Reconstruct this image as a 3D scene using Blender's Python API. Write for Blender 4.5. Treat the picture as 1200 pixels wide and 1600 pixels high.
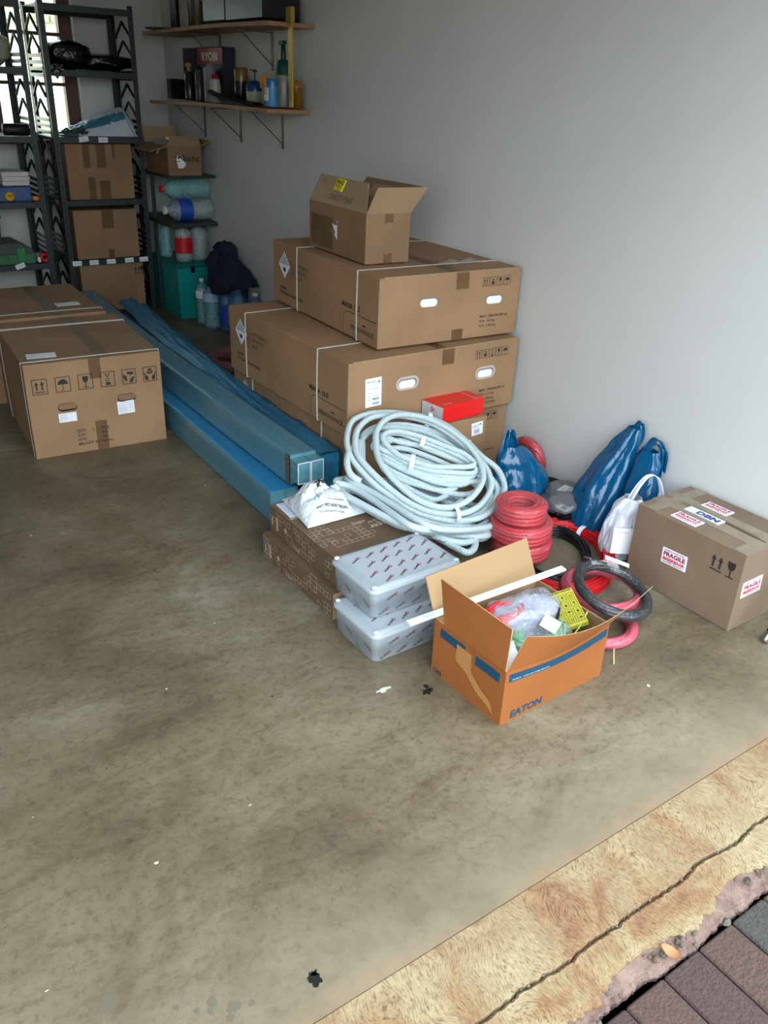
import bpy, math, random
from mathutils import Vector, Matrix, noise
S = bpy.context.scene
for o in list(bpy.data.objects): bpy.data.objects.remove(o)
C = S.collection
PI = math.pi

# ------------------------------------------------------------------ camera
cam_d = bpy.data.cameras.new('camera'); cam = bpy.data.objects.new('camera', cam_d); C.objects.link(cam)
cam_d.sensor_fit = 'AUTO'; cam_d.sensor_width = 36; cam_d.lens = 29.14; cam_d.clip_start = .05
R0 = Vector((.82356888, -.56574643, .04080782)); R1 = Vector((-.2251564, -.39210149, -.89194227)); R2 = Vector((.52061397, .72538775, -.45030401))
mw = Matrix(((R0.x, -R1.x, -R2.x), (R0.y, -R1.y, -R2.y), (R0.z, -R1.z, -R2.z))).to_4x4()
mw.translation = (0, 0, 1.5); cam.matrix_world = mw
S.camera = cam
# ------------------------------------------------------------------ light and exposure
S.view_settings.view_transform = 'Standard'; S.view_settings.look = 'None'; S.view_settings.gamma = 1
S.view_settings.use_curve_mapping = False; S.view_settings.exposure = 0.5
W = bpy.data.worlds.new('sky'); S.world = W; W.use_nodes = True
wn = W.node_tree.nodes; wl = W.node_tree.links
bg = wn['Background']
tc = wn.new('ShaderNodeTexCoord'); sp = wn.new('ShaderNodeSeparateXYZ'); cr = wn.new('ShaderNodeValToRGB')
wl.new(tc.outputs['Generated'], sp.inputs[0]); wl.new(sp.outputs['Z'], cr.inputs[0]); wl.new(cr.outputs[0], bg.inputs[0])
cr.color_ramp.elements[0].position = 0.0; cr.color_ramp.elements[0].color = (.66, .72, .76, 1)
cr.color_ramp.elements[1].position = .55; cr.color_ramp.elements[1].color = (.84, .97, 1.08, 1)
bg.inputs[1].default_value = 5.0

# ------------------------------------------------------------------ materials
def lin(c):
    return tuple((v/255/12.92 if v/255 <= .04045 else ((v/255+.055)/1.055)**2.4) for v in c) + (1,)
MATS = {}
class NT:
    def __init__(s, m): s.n = m.node_tree.nodes; s.l = m.node_tree.links; s.b = s.n['Principled BSDF']
    def new(s, t, **k):
        n = s.n.new(t)
        for a, v in k.items():
            if a in n.inputs: n.inputs[a].default_value = v
            else: setattr(n, a, v)
        return n
    def coord(s, kind='Object', scale=(1, 1, 1)):
        t = s.new('ShaderNodeTexCoord'); m = s.new('ShaderNodeMapping'); m.inputs['Scale'].default_value = scale
        s.l.new(t.outputs[kind], m.inputs[0]); return m.outputs[0]
    def noise(s, co, sc, det=4, rough=.55, dist=0):
        n = s.new('ShaderNodeTexNoise'); n.inputs['Scale'].default_value = sc; n.inputs['Detail'].default_value = det
        n.inputs['Roughness'].default_value = rough; n.inputs['Distortion'].default_value = dist
        s.l.new(co, n.inputs['Vector']); return n.outputs['Fac']
    def ramp(s, fac, stops):
        r = s.new('ShaderNodeValToRGB'); e = r.color_ramp.elements
        while len(e) < len(stops): e.new(.5)
        for i, (p, c) in enumerate(stops): e[i].position = p; e[i].color = c if len(c) == 4 else lin(c)
        s.l.new(fac, r.inputs[0]); return r.outputs[0]
    def mix(s, fac, a, b, mode='MIX'):
        m = s.new('ShaderNodeMix'); m.data_type = 'RGBA'; m.blend_type = mode
        for sock, v in ((m.inputs[0], fac), (m.inputs[6], a), (m.inputs[7], b)):
            if hasattr(v, 'links'): s.l.new(v, sock)
            else: sock.default_value = v
        return m.outputs[2]
    def bump(s, h, st=.3, dist=.01, nrm=None):
        b = s.new('ShaderNodeBump'); b.inputs['Strength'].default_value = st; b.inputs['Distance'].default_value = dist
        s.l.new(h, b.inputs['Height'])
        if nrm: s.l.new(nrm, b.inputs['Normal'])
        s.l.new(b.outputs[0], s.b.inputs['Normal']); return b.outputs[0]
    def base(s, c): s.l.new(c, s.b.inputs['Base Color'])
def newmat(name):
    m = bpy.data.materials.new(name); m.use_nodes = True; MATS[name] = m; return m, NT(m)
def M(name, c, rough=.6, metal=0, var=0, vs=30, bump=0, bs=60, coat=0, spec=.5, sss=0):
    if name in MATS: return MATS[name]
    m, t = newmat(name); b = t.b
    b.inputs['Base Color'].default_value = lin(c); b.inputs['Roughness'].default_value = rough; b.inputs['Metallic'].default_value = metal
    b.inputs['Specular IOR Level'].default_value = spec; b.inputs['Coat Weight'].default_value = coat
    if var:
        n = t.noise(t.coord(), vs, 5)
        l = lin(c); d = tuple(min(1, v*(1+var)) for v in l[:3]) + (1,); k = tuple(v*(1-var) for v in l[:3]) + (1,)
        t.base(t.ramp(n, [(.3, k), (.7, d)]))
    if bump: t.bump(t.noise(t.coord(), bs, 3), bump, .01)
    return m
def card(name, c, dark=.86, tape=None, flute='x'):
    if name in MATS: return MATS[name]
    m, t = newmat(name); t.b.inputs['Roughness'].default_value = .75; t.b.inputs['Specular IOR Level'].default_value = .3
    l = lin(c); k = tuple(v*dark for v in l[:3]) + (1,); h = tuple(min(1, v*1.07) for v in l[:3]) + (1,)
    co = t.coord()
    f = t.ramp(t.noise(co, 3.5, 3, .5), [(.35, k), (.65, h)])
    g = t.ramp(t.noise(co, 900, 2), [(.3, (.90, .90, .90, 1)), (.7, (1, 1, 1, 1))])
    t.base(t.mix(1.0, f, g, 'MULTIPLY'))
    st = t.noise(t.coord(scale=(1, 1, 60) if flute == 'z' else (60, 60, 1)), 4, 2)
    t.bump(st, .12, .004)
    return m
def film(name, c, alpha=.35, rough=.12, bump=.5, bs=35, scale=(1, 1, 1), gloss=.32):
    """thin plastic film: see-through, glossy, milky where it is creased"""
    if name in MATS: return MATS[name]
    m, t = newmat(name); t.n.remove(t.b); co = t.coord(scale=scale)
    tr = t.new('ShaderNodeBsdfTransparent'); l = lin(c); mx_ = max(l[:3]); tr.inputs[0].default_value = tuple(1-alpha*.8*(1-v/mx_) for v in l[:3])+(1,)
    gl = t.new('ShaderNodeBsdfGlossy'); gl.inputs['Roughness'].default_value = rough
    df = t.new('ShaderNodeBsdfDiffuse'); df.inputs[0].default_value = lin(c)
    n1 = t.noise(co, bs, 3, .6, 1.2)
    bp = t.new('ShaderNodeBump'); bp.inputs['Strength'].default_value = min(1, bump); bp.inputs['Distance'].default_value = .012; t.l.new(n1, bp.inputs['Height'])
    t.l.new(bp.outputs[0], gl.inputs['Normal'])
    milk = t.ramp(t.noise(co, bs*2.2, 4, .7, 2.5), [(.42, (alpha*.25,)*3+(1,)), (.60, (alpha*.6,)*3+(1,)), (.70, (min(1, alpha*1.7),)*3+(1,))])
    m1 = t.new('ShaderNodeMixShader'); t.l.new(milk, m1.inputs[0]); t.l.new(tr.outputs[0], m1.inputs[1]); t.l.new(df.outputs[0], m1.inputs[2])
    lw = t.new('ShaderNodeLayerWeight'); lw.inputs[0].default_value = .3; t.l.new(bp.outputs[0], lw.inputs['Normal'])
    mm = t.new('ShaderNodeMath'); mm.operation = 'MULTIPLY_ADD'; mm.inputs[1].default_value = gloss; mm.inputs[2].default_value = .035; mm.use_clamp = True
    t.l.new(lw.outputs['Fresnel'], mm.inputs[0])
    m2 = t.new('ShaderNodeMixShader'); t.l.new(mm.outputs[0], m2.inputs[0]); t.l.new(m1.outputs[0], m2.inputs[1]); t.l.new(gl.outputs[0], m2.inputs[2])
    t.l.new(m2.outputs[0], t.n['Material Output'].inputs[0]); return m
def clear(name, tint, alpha=.12, rough=.04):
    if name in MATS: return MATS[name]
    m, t = newmat(name); t.n.remove(t.b)
    tr = t.new('ShaderNodeBsdfTransparent'); tr.inputs[0].default_value = lin(tint)
    gl = t.new('ShaderNodeBsdfGlossy'); gl.inputs['Roughness'].default_value = rough
    lw = t.new('ShaderNodeLayerWeight'); lw.inputs[0].default_value = .35
    mm = t.new('ShaderNodeMath'); mm.operation = 'MULTIPLY_ADD'; mm.inputs[1].default_value = .5; mm.inputs[2].default_value = alpha
    t.l.new(lw.outputs['Fresnel'], mm.inputs[0])
    bp = t.new('ShaderNodeBump'); bp.inputs['Strength'].default_value = .5; bp.inputs['Distance'].default_value = .01
    t.l.new(t.noise(t.coord(), 70, 2, .5, 1), bp.inputs['Height']); t.l.new(bp.outputs[0], gl.inputs['Normal'])
    mx = t.new('ShaderNodeMixShader'); t.l.new(mm.outputs[0], mx.inputs[0]); t.l.new(tr.outputs[0], mx.inputs[1]); t.l.new(gl.outputs[0], mx.inputs[2])
    t.l.new(mx.outputs[0], t.n['Material Output'].inputs[0]); return m

CARD = card('cardboard tan', (155, 122, 90)); CARD2 = card('cardboard brown', (138, 108, 80)); CARD3 = card('cardboard grey brown', (127, 107, 88))
CARDIN = card('cardboard inside', (160, 134, 104)); HAGER = card('printed brown board', (106, 84, 64)); ORANGE = card('orange cardboard', (146, 86, 40), .9)
INK = M('black ink', (38, 30, 24), .7); WHITE = M('white label', (232, 236, 240), .45); PAPER = M('white paper', (225, 228, 232), .6)
STRAP = M('white strap', (226, 224, 214), .35); TAPE = M('parcel tape', (104, 76, 50), .42, var=.15, vs=12, spec=.3); GTAPE = M('grey parcel tape', (134, 120, 100), .2, var=.12, vs=18, bump=.2, bs=40)
WHITEINK = M('white ink', (186, 166, 144), .6); REDINK = M('red ink', (206, 30, 50), .5); PURPLE = M('dark red ink', (140, 40, 60), .6); BLUEINK = M('navy ink', (44, 44, 110), .5)
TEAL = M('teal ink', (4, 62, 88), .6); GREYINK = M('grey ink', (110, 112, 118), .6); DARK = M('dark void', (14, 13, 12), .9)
CHAR = M('charcoal metal', (52, 58, 60), .42, .3); CHAR2 = M('dark punched metal', (60, 64, 66), .25, .85)
BLACK = M('black plastic', (14, 14, 16), .35); BLACKM = M('black rubber', (16, 16, 18), .5)
RED = M('bright red card', (222, 32, 30), .35); REDC = M('red cable', (206, 30, 34), .35); REDW = M('wrapped red hose', (204, 26, 38), .3); PINK = M('wrapped pink hose', (206, 62, 84), .3)
GREENC = M('green cable', (60, 160, 90), .35); BLKC = M('black cable', (20, 20, 22), .38)
STEEL = M('steel', (170, 172, 172), .3, 1); WOOD = M('shelf board', (150, 108, 74), .6, var=.2, vs=8)
FILM = film('clear wrap', (235, 232, 238), .30, .10, .6, 26)

# ------------------------------------------------------------------ mesh building
class MB:
    def __init__(s): s.v = []; s.f = []; s.m = []; s.s = []; s.uv = []
    def add(s, V, F, mat=0, smooth=False, uv=None):
        k = len(s.v); s.v += [tuple(p) for p in V]
        for i, f in enumerate(F):
            s.f.append(tuple(a+k for a in f)); s.m.append(mat); s.s.append(smooth); s.uv.append(uv[i] if uv else None)
        return s
    def box(s, x0, y0, z0, x1, y1, z1, mat=0, bev=0, T=None):
        if bev > 0:
            b = bev; V = []
            for X, sx in ((x0, 1), (x1, -1)):
                for Y, sy in ((y0, 1), (y1, -1)):
                    for Z, sz in ((z0, 1), (z1, -1)):
                        V += [(X, Y+sy*b, Z+sz*b), (X+sx*b, Y, Z+sz*b), (X+sx*b, Y+sy*b, Z)]
            def ix(a, c, d, k): return (a*4+c*2+d)*3+k
            F = [[ix(0,0,0,0), ix(0,0,1,0), ix(0,1,1,0), ix(0,1,0,0)], [ix(1,0,0,0), ix(1,1,0,0), ix(1,1,1,0), ix(1,0,1,0)],
                 [ix(0,0,0,1), ix(1,0,0,1), ix(1,0,1,1), ix(0,0,1,1)], [ix(0,1,0,1), ix(0,1,1,1), ix(1,1,1,1), ix(1,1,0,1)],
                 [ix(0,0,0,2), ix(0,1,0,2), ix(1,1,0,2), ix(1,0,0,2)], [ix(0,0,1,2), ix(1,0,1,2), ix(1,1,1,2), ix(0,1,1,2)]]
            for c in (0, 1):
                for d in (0, 1):
                    F.append([ix(0,c,d,2), ix(1,c,d,2), ix(1,c,d,1), ix(0,c,d,1)])
                    F.append([ix(c,0,d,2), ix(c,1,d,2), ix(c,1,d,0), ix(c,0,d,0)])
                    F.append([ix(c,d,0,1), ix(c,d,1,1), ix(c,d,1,0), ix(c,d,0,0)])
            for a in (0, 1):
                for c in (0, 1):
                    for d in (0, 1): F.append([ix(a,c,d,0), ix(a,c,d,1), ix(a,c,d,2)])
        else:
            V = [(x, y, z) for x in (x0, x1) for y in (y0, y1) for z in (z0, z1)]
            F = [(0,1,3,2), (4,6,7,5), (0,4,5,1), (2,3,7,6), (0,2,6,4), (1,5,7,3)]
        if T: V = [T(Vector(p)) for p in V]
        return s.add(V, F, mat)
    def grid(s, fn, nu, nv, mat=0, smooth=True, closeu=False, closev=False, uv=False):
        V = []; F = []; U = []
        for i in range(nu):
            for j in range(nv): V.append(fn(i/(nu if closeu else nu-1), j/(nv if closev else nv-1)))
        for i in range(nu if closeu else nu-1):
            for j in range(nv if closev else nv-1):
                a = i*nv+j; b = ((i+1) % nu)*nv+j; c = ((i+1) % nu)*nv+(j+1) % nv; d = i*nv+(j+1) % nv
                F.append((a, b, c, d))
        return s.add(V, F, mat, smooth)
    def tube(s, P, r, n=8, mat=0, closed=False, caps=True, sm=3):
        P = [Vector(p) for p in P]
        if sm > 1: P = spline(P, sm, closed)
        N = len(P); rr = r if callable(r) else (lambda t: r)
        T = []
        for i in range(N):
            a = P[(i-1) % N] if (closed or i > 0) else P[0]; b = P[(i+1) % N] if (closed or i < N-1) else P[-1]
            d = b-a; T.append(d.normalized() if d.length > 1e-9 else Vector((0, 0, 1)))
        up = Vector((0, 0, 1)) if abs(T[0].z) < .9 else Vector((1, 0, 0))
        u = (up - T[0]*up.dot(T[0])).normalized(); V = []; L = [0]; us = []
        for i in range(N):
            u = (u - T[i]*u.dot(T[i])).normalized(); us.append(u)
            if i: L.append(L[-1]+(P[i]-P[i-1]).length)
        if closed:
            # spread the twist
            ue = (us[-1]-T[0]*us[-1].dot(T[0])).normalized(); ang = math.atan2(T[0].dot(ue.cross(us[0])), ue.dot(us[0]))
        for i in range(N):
            w = T[i].cross(us[i]); a0 = ang*i/N if closed else 0; q = rr(i/max(1, N-1))
            for k in range(n):
                a = 2*PI*k/n + a0; V.append(P[i]+us[i]*(math.cos(a)*q)+w*(math.sin(a)*q))
        F = []; U = []
        for i in range(N if closed else N-1):
            l0 = L[i]; l1 = L[i+1] if i+1 < N else L[i]+(P[0]-P[i]).length
            for k in range(n):
                F.append((i*n+k, i*n+(k+1) % n, ((i+1) % N)*n+(k+1) % n, ((i+1) % N)*n+k))
                U.append(((l0, k/n), (l0, (k+1)/n), (l1, (k+1)/n), (l1, k/n)))
        s.add(V, F, mat, True, U)
        if caps and not closed: s.add([V[k] for k in range(n)], [tuple(range(n))[::-1]], mat); s.add(V[-n:], [tuple(range(n))], mat)
        return s
    def lathe(s, prof, n=20, mat=0, T=None, mats=None, wob=None):
        V = []; F = []; k = len(prof)
        for i in range(n):
            a = 2*PI*i/n
            for r, z in prof:
                q = r*(wob(a, z) if wob else 1); V.append(Vector((q*math.cos(a), q*math.sin(a), z)))
        if T: V = [T(p) for p in V]
        for j in range(k-1):
            F = [(i*k+j, ((i+1) % n)*k+j, ((i+1) % n)*k+j+1, i*k+j+1) for i in range(n)]
            if j == 0: s.add(V, F, mats[j] if mats else mat, True); k0 = len(s.v)-len(V)
            else:
                for f in F: s.f.append(tuple(a+k0 for a in f)); s.m.append(mats[j] if mats else mat); s.s.append(True); s.uv.append(None)
        return s
    def sheet(s, V, th, mat=0, n=None):
        """flat polygon with thickness th along its normal"""
        V = [Vector(p) for p in V]; nn = n or (V[1]-V[0]).cross(V[-1]-V[0]).normalized(); k = len(V)
        W_ = V + [p+nn*th for p in V]
        F = [tuple(range(k))[::-1], tuple(range(k, 2*k))] + [(i, (i+1) % k, k+(i+1) % k, k+i) for i in range(k)]
        return s.add(W_, F, mat)
    def build(s, name, mats, parent=None, deform=None, label=None, kind=None):
        me = bpy.data.meshes.new(name)
        V = [deform(Vector(p)) for p in s.v] if deform else s.v
        me.from_pydata([tuple(p) for p in V], [], s.f)
        for m in (mats if isinstance(mats, (list, tuple)) else [mats]): me.materials.append(m)
        me.polygons.foreach_set('material_index', s.m); me.polygons.foreach_set('use_smooth', s.s)
        if any(u for u in s.uv):
            L = me.uv_layers.new(name='UVMap').data
            for p, u in zip(me.polygons, s.uv):
                if u:
                    for li, c in zip(p.loop_indices, u): L[li].uv = c
        me.update()
        o = bpy.data.objects.new(name, me); C.objects.link(o)
        if parent: o.parent = parent
        if label: o['label'] = label
        if kind: o['kind'] = kind
        return o
def spline(P, sm, closed):
    N = len(P); out = []
    for i in range(N if closed else N-1):
        p1 = P[i]; p2 = P[(i+1) % N]
        p0 = P[(i-1) % N] if (closed or i > 0) else p1; p3 = P[(i+2) % N] if (closed or i+2 < N) else p2
        for k in range(sm):
            t = k/sm; out.append(.5*((2*p1)+(p2-p0)*t+(2*p0-5*p1+4*p2-p3)*t*t+(3*p1-p0-3*p2+p3)*t**3))
    if not closed: out.append(P[-1])
    return out
def tag(o, label, cat, group=None):
    o['label'] = label; o['category'] = cat
    if group: o['group'] = group
    return o
def thing(name, label, cat, loc=(0, 0, 0), rz=0, group=None, rot=None):
    o = bpy.data.objects.new(name, None); C.objects.link(o); o.location = loc; o.rotation_euler = rot or (0, 0, rz)
    o.empty_display_size = .05
    return tag(o, label, cat, group)
def struct(o): o['kind'] = 'structure'; return o

# ------------------------------------------------------------------ flat printing (text, icons) laid on a face
_tc = {}
def glyphs(txt, bold=0):
    key = (txt, bold)
    if key in _tc: return _tc[key]
    cu = bpy.data.curves.new('t', 'FONT'); cu.body = txt; cu.size = 1; cu.resolution_u = 2; cu.offset = bold
    o = bpy.data.objects.new('t', cu); C.objects.link(o); dg = bpy.context.evaluated_depsgraph_get(); dg.update()
    me = o.evaluated_get(dg).to_mesh()
    V = [(v.co.x, v.co.y) for v in me.vertices]; F = [tuple(p.vertices) for p in me.polygons]
    o.evaluated_get(dg).to_mesh_clear(); bpy.data.objects.remove(o); bpy.data.curves.remove(cu)
    w = max([v[0] for v in V] or [0]); _tc[key] = (V, F, w); return _tc[key]
class P2:
    """2D drawing in metres, u right, v up; put on a frame (origin, u, v, n)"""
    def __init__(s): s.it = []
    def poly(s, pts, m=0, z=0): s.it.append((list(pts), [tuple(range(len(pts)))], m, z)); return s
    def rect(s, x, y, w, h, m=0, z=0): return s.poly([(x, y), (x+w, y), (x+w, y+h), (x, y+h)], m, z)
    def frame(s, x, y, w, h, t, m=0, z=0): return s.rect(x, y, w, t, m, z).rect(x, y+h-t, w, t, m, z).rect(x, y+t, t, h-2*t, m, z).rect(x+w-t, y+t, t, h-2*t, m, z)
    def line(s, a, b, t, m=0, z=0, seg=1):
        dx, dy = b[0]-a[0], b[1]-a[1]; L = math.hypot(dx, dy) or 1; nx, ny = -dy/L*t/2, dx/L*t/2
        for k in range(seg):
            p = (a[0]+dx*k/seg, a[1]+dy*k/seg); q = (a[0]+dx*(k+1)/seg, a[1]+dy*(k+1)/seg)
            s.poly([(p[0]-nx, p[1]-ny), (q[0]-nx, q[1]-ny), (q[0]+nx, q[1]+ny), (p[0]+nx, p[1]+ny)], m, z)
        return s
    def pline(s, P, t, m=0, z=0):
        for a, b in zip(P, P[1:]): s.line(a, b, t, m, z)
        return s
    def disc(s, x, y, r, m=0, z=0, n=16, a0=0, a1=2*PI):
        full = abs(a1-a0-2*PI) < 1e-6
        return s.poly([(x+r*math.cos(a0+(a1-a0)*k/(n if full else n-1)), y+r*math.sin(a0+(a1-a0)*k/(n if full else n-1))) for k in range(n)], m, z)
    def ring(s, x, y, r, t, m=0, z=0, n=18, a0=0, a1=2*PI):
        return s.pline([(x+r*math.cos(a0+(a1-a0)*k/n), y+r*math.sin(a0+(a1-a0)*k/n)) for k in range(n+1)], t, m, z)
    def text(s, t, x, y, size, m=0, rot=0, bold=0, sx=1, z=0, center=False, fit=None):
        V, F, w = glyphs(t, bold)
        if fit: sx = fit/(w*size) if w else 1
        c, d = math.cos(rot), math.sin(rot); ox = -w*size*sx/2 if center else 0
        P = [(x+(vx*size*sx+ox)*c-vy*size*d, y+(vx*size*sx+ox)*d+vy*size*c) for vx, vy in V]
        s.it.append((P, F, m, z)); return s
    def put(s, mb, O, u, v, n, off=.0009, mmap=None):
        O, u, v, n = Vector(O), Vector(u), Vector(v), Vector(n)
        flip = u.cross(v).dot(n) < 0
        for P, F, m, z in s.it:
            V = [O+u*a+v*b+n*(off+z*.0006) for a, b in P]
            mb.add(V, [f[::-1] for f in F] if flip else F, mmap[m] if mmap else m)
        return mb
def icon(d, kind, x, y, s, m=0, box=True):
    w = s*.045
    if box: d.frame(x, y, s*.92, s, w, m)
    X = lambda a: x+a*s*.92; Y = lambda b: y+b*s
    if kind == 'up':
        for a in (.3, .66): d.line((X(a), Y(.28)), (X(a), Y(.66)), s*.09, m); d.poly([(X(a-.13), Y(.62)), (X(a+.13), Y(.62)), (X(a), Y(.85))], m)
        d.line((X(.18), Y(.17)), (X(.8), Y(.17)), s*.06, m)
    elif kind == 'glass':
        d.poly([(X(.3), Y(.85)), (X(.32), Y(.6)), (X(.42), Y(.46)), (X(.58), Y(.46)), (X(.68), Y(.6)), (X(.7), Y(.85))], m)
        d.line((X(.5), Y(.46)), (X(.5), Y(.16)), s*.06, m); d.line((X(.3), Y(.14)), (X(.7), Y(.14)), s*.05, m)
    elif kind == 'umb':
        d.disc(X(.5), Y(.5), s*.32, m, n=12, a0=0, a1=PI); d.line((X(.5), Y(.5)), (X(.5), Y(.18)), s*.04, m); d.ring(X(.44), Y(.18), s*.055, s*.035, m, n=6, a0=PI, a1=2*PI)
        for a, b in ((.55, .84), (.7, .88), (.8, .78), (.68, .74)): d.line((X(a), Y(b)), (X(a-.05), Y(b-.08)), s*.03, m)
    elif kind == 'stack':
        d.rect(X(.36), Y(.1), s*.28, s*.2, m); d.frame(X(.36), Y(.38), s*.24, s*.16, w*.7, m); d.line((X(.3), Y(.9)), (X(.5), Y(.6)), w*.8, m); d.line((X(.68), Y(.9)), (X(.5), Y(.6)), w*.8, m); d.frame(X(.38), Y(.7), s*.2, s*.14, w*.6, m)
    elif kind == 'flame':
        d.poly([(X(.3), Y(.15)), (X(.7), Y(.15)), (X(.75), Y(.45)), (X(.55), Y(.5)), (X(.4), Y(.5)), (X(.25), Y(.42))], m); d.ring(X(.5), Y(.65), s*.12, s*.05, m, n=8); d.line((X(.3), Y(.85)), (X(.7), Y(.6)), s*.05, m)
    elif kind == 'recycle':
        for k in range(3):
            a = PI/2 + k*2*PI/3; p = lambda r, t: (X(.5)+r*s*math.cos(t), Y(.47)+r*s*math.sin(t))
            d.poly([p(.37, a-.42), p(.37, a+.42), p(.20, a+.5), p(.20, a-.5)], m); d.poly([p(.40, a-.42), p(.42, a-1.0), p(.10, a-.7)], m)
    elif kind == 'hands':
        d.poly([(X(.5), Y(.9)), (X(.68), Y(.8)), (X(.5), Y(.7)), (X(.32), Y(.8))], m); d.poly([(X(.31), Y(.76)), (X(.48), Y(.67)), (X(.48), Y(.48)), (X(.31), Y(.57))], m); d.poly([(X(.69), Y(.76)), (X(.52), Y(.67)), (X(.52), Y(.48)), (X(.69), Y(.57))], m)
        for g in (1, -1):
            q = lambda a: X(.5+g*a)
            d.poly([(q(.14), Y(.1)), (q(.34), Y(.12)), (q(.4), Y(.42)), (q(.42), Y(.62)), (q(.34), Y(.62)), (q(.33), Y(.42)), (q(.2), Y(.42)), (q(.12), Y(.3))], m)
    return d
def face(w, d, h, which):
    return {'front': ((0, 0, 0), (1, 0, 0), (0, 0, 1), (0, -1, 0)), 'left': ((0, d, 0), (0, -1, 0), (0, 0, 1), (-1, 0, 0)),
            'top': ((0, 0, h), (1, 0, 0), (0, 1, 0), (0, 0, 1)), 'right': ((w, 0, 0), (0, 1, 0), (0, 0, 1), (1, 0, 0))}[which]
def wobble(w, d, h, amp=.003, seed=0):
    def f(p):
        n = noise.noise_vector(Vector((p.x*3.1+seed*7.7, p.y*3.1+seed*3.3, p.z*3.1)))
        q = Vector((max(0, min(1, p.x/w)), max(0, min(1, p.y/d)), max(0, min(1, p.z/h))))
        bul = amp*1.0
        dx = (q.x-.5)*2*math.sin(PI*q.y)*math.sin(PI*q.z)*bul; dy = (q.y-.5)*2*math.sin(PI*q.x)*math.sin(PI*q.z)*bul
        dz = (q.z-.5)*1.2*math.sin(PI*q.x)*math.sin(PI*q.y)*bul if q.z > .5 else 0
        return p + Vector((dx+n.x*amp*.6, dy+n.y*amp*.6, (dz+n.z*amp*.5) if q.z > .02 else max(0, dz)))
    return f
def shellbox(mb, w, d, h, mat=0, b=.004, holes=()):
    """closed carton: subdivided faces so it can bulge, rounded edges"""
    def lines(L):
        n = max(2, int(L/.07)); return [0, b*.4, b] + [b+(L-2*b)*k/n for k in range(1, n)] + [L-b, L-b*.4, L]
    X, Y, Z = lines(w), lines(d), lines(h)
    def rnd(p):
        c = Vector((min(max(p.x, b), w-b), min(max(p.y, b), d-b), min(max(p.z, b), h-b))); v = p-c
        k = sum(1 for a in v if abs(a) > 1e-9)
        return c + v.normalized()*b if k > 1 else p
    for A, B, fn in ((X, Z, lambda a, c: Vector((a, 0, c))), (X, Z, lambda a, c: Vector((a, d, c))), (Y, Z, lambda a, c: Vector((0, a, c))),
                     (Y, Z, lambda a, c: Vector((w, a, c))), (X, Y, lambda a, c: Vector((a, c, 0))), (X, Y, lambda a, c: Vector((a, c, h)))):
        V = [rnd(fn(a, c)) for a in A for c in B]; nb = len(B); F = []
        for i in range(len(A)-1):
            for j in range(nb-1):
                F.append((i*nb+j, (i+1)*nb+j, (i+1)*nb+j+1, i*nb+j+1))
        mb.add(V, F, mat)
    return mb
def capsule_pts(w, h, n=8):
    r = h/2; P = []
    for k in range(n+1): a = -PI/2+PI*k/n; P.append((w-r+r*math.cos(a), r+r*math.sin(a)))
    for k in range(n+1): a = PI/2+PI*k/n; P.append((r+r*math.cos(a), r+r*math.sin(a)))
    return P
def sticker(parent, name, O, u, v, n, w, h, draw, mats, deform=None, label=None, rot=0, th=.0007, off=.0012):
    """paper sticker: sheet + print, a part of its carton. draw(P2)"""
    mb = MB(); O, u, v, n = Vector(O), Vector(u), Vector(v), Vector(n)
    if rot: c, s_ = math.cos(rot), math.sin(rot); u, v = u*c+v*s_, v*c-u*s_
    d = P2(); nx = max(1, int(w/.05)); ny = max(1, int(h/.05))
    for i in range(nx):
        for j in range(ny): d.rect(w*i/nx, h*j/ny, w/nx, h/ny, 0)
    d.put(mb, O, u, v, n, off)
    for a, b in (((0, 0), (w, 0)), ((w, 0), (w, h)), ((w, h), (0, h)), ((0, h), (0, 0))):
        A = O+u*a[0]+v*a[1]; B = O+u*b[0]+v*b[1]; mb.add([A, B, B+n*off, A+n*off], [(0, 1, 2, 3)], 0)
    d2 = P2(); draw(d2); d2.put(mb, O, u, v, n, off+.0004)
    return mb.build(name, mats, parent, deform, label)
def band(mb, w, d, h, at, axis, bw=.012, mat=0, th=.0012, e=.0015):
    """strap loop round a box: axis 'y' = strap lies in a plane y=at"""
    A = [(-e, -e), (w+e, -e), (w+e, h+e), (-e, h+e)] if axis == 'y' else [(-e, -e), (d+e, -e), (d+e, h+e), (-e, h+e)]
    for k in range(4):
        p, q = A[k], A[(k+1) % 4]; n = 10
        for i in range(n):
            a = [p[0]+(q[0]-p[0])*i/n, p[1]+(q[1]-p[1])*i/n]; b = [p[0]+(q[0]-p[0])*(i+1)/n, p[1]+(q[1]-p[1])*(i+1)/n]
            f = (lambda s_, t: (s_[0], at+t, s_[1])) if axis == 'y' else (lambda s_, t: (at+t, s_[0], s_[1]))
            o = [Vector((0, -1)), Vector((1, 0)), Vector((0, 1)), Vector((-1, 0))][k]*th
            a2 = (a[0]+o.x, a[1]+o.y); b2 = (b[0]+o.x, b[1]+o.y)
            mb.add([f(a, 0), f(b, 0), f(b, bw), f(a, bw), f(a2, 0), f(b2, 0), f(b2, bw), f(a2, bw)], [(4, 5, 6, 7), (0, 4, 7, 3)[::-1], (0, 1, 5, 4), (3, 7, 6, 2)], mat)
    return mb

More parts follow.
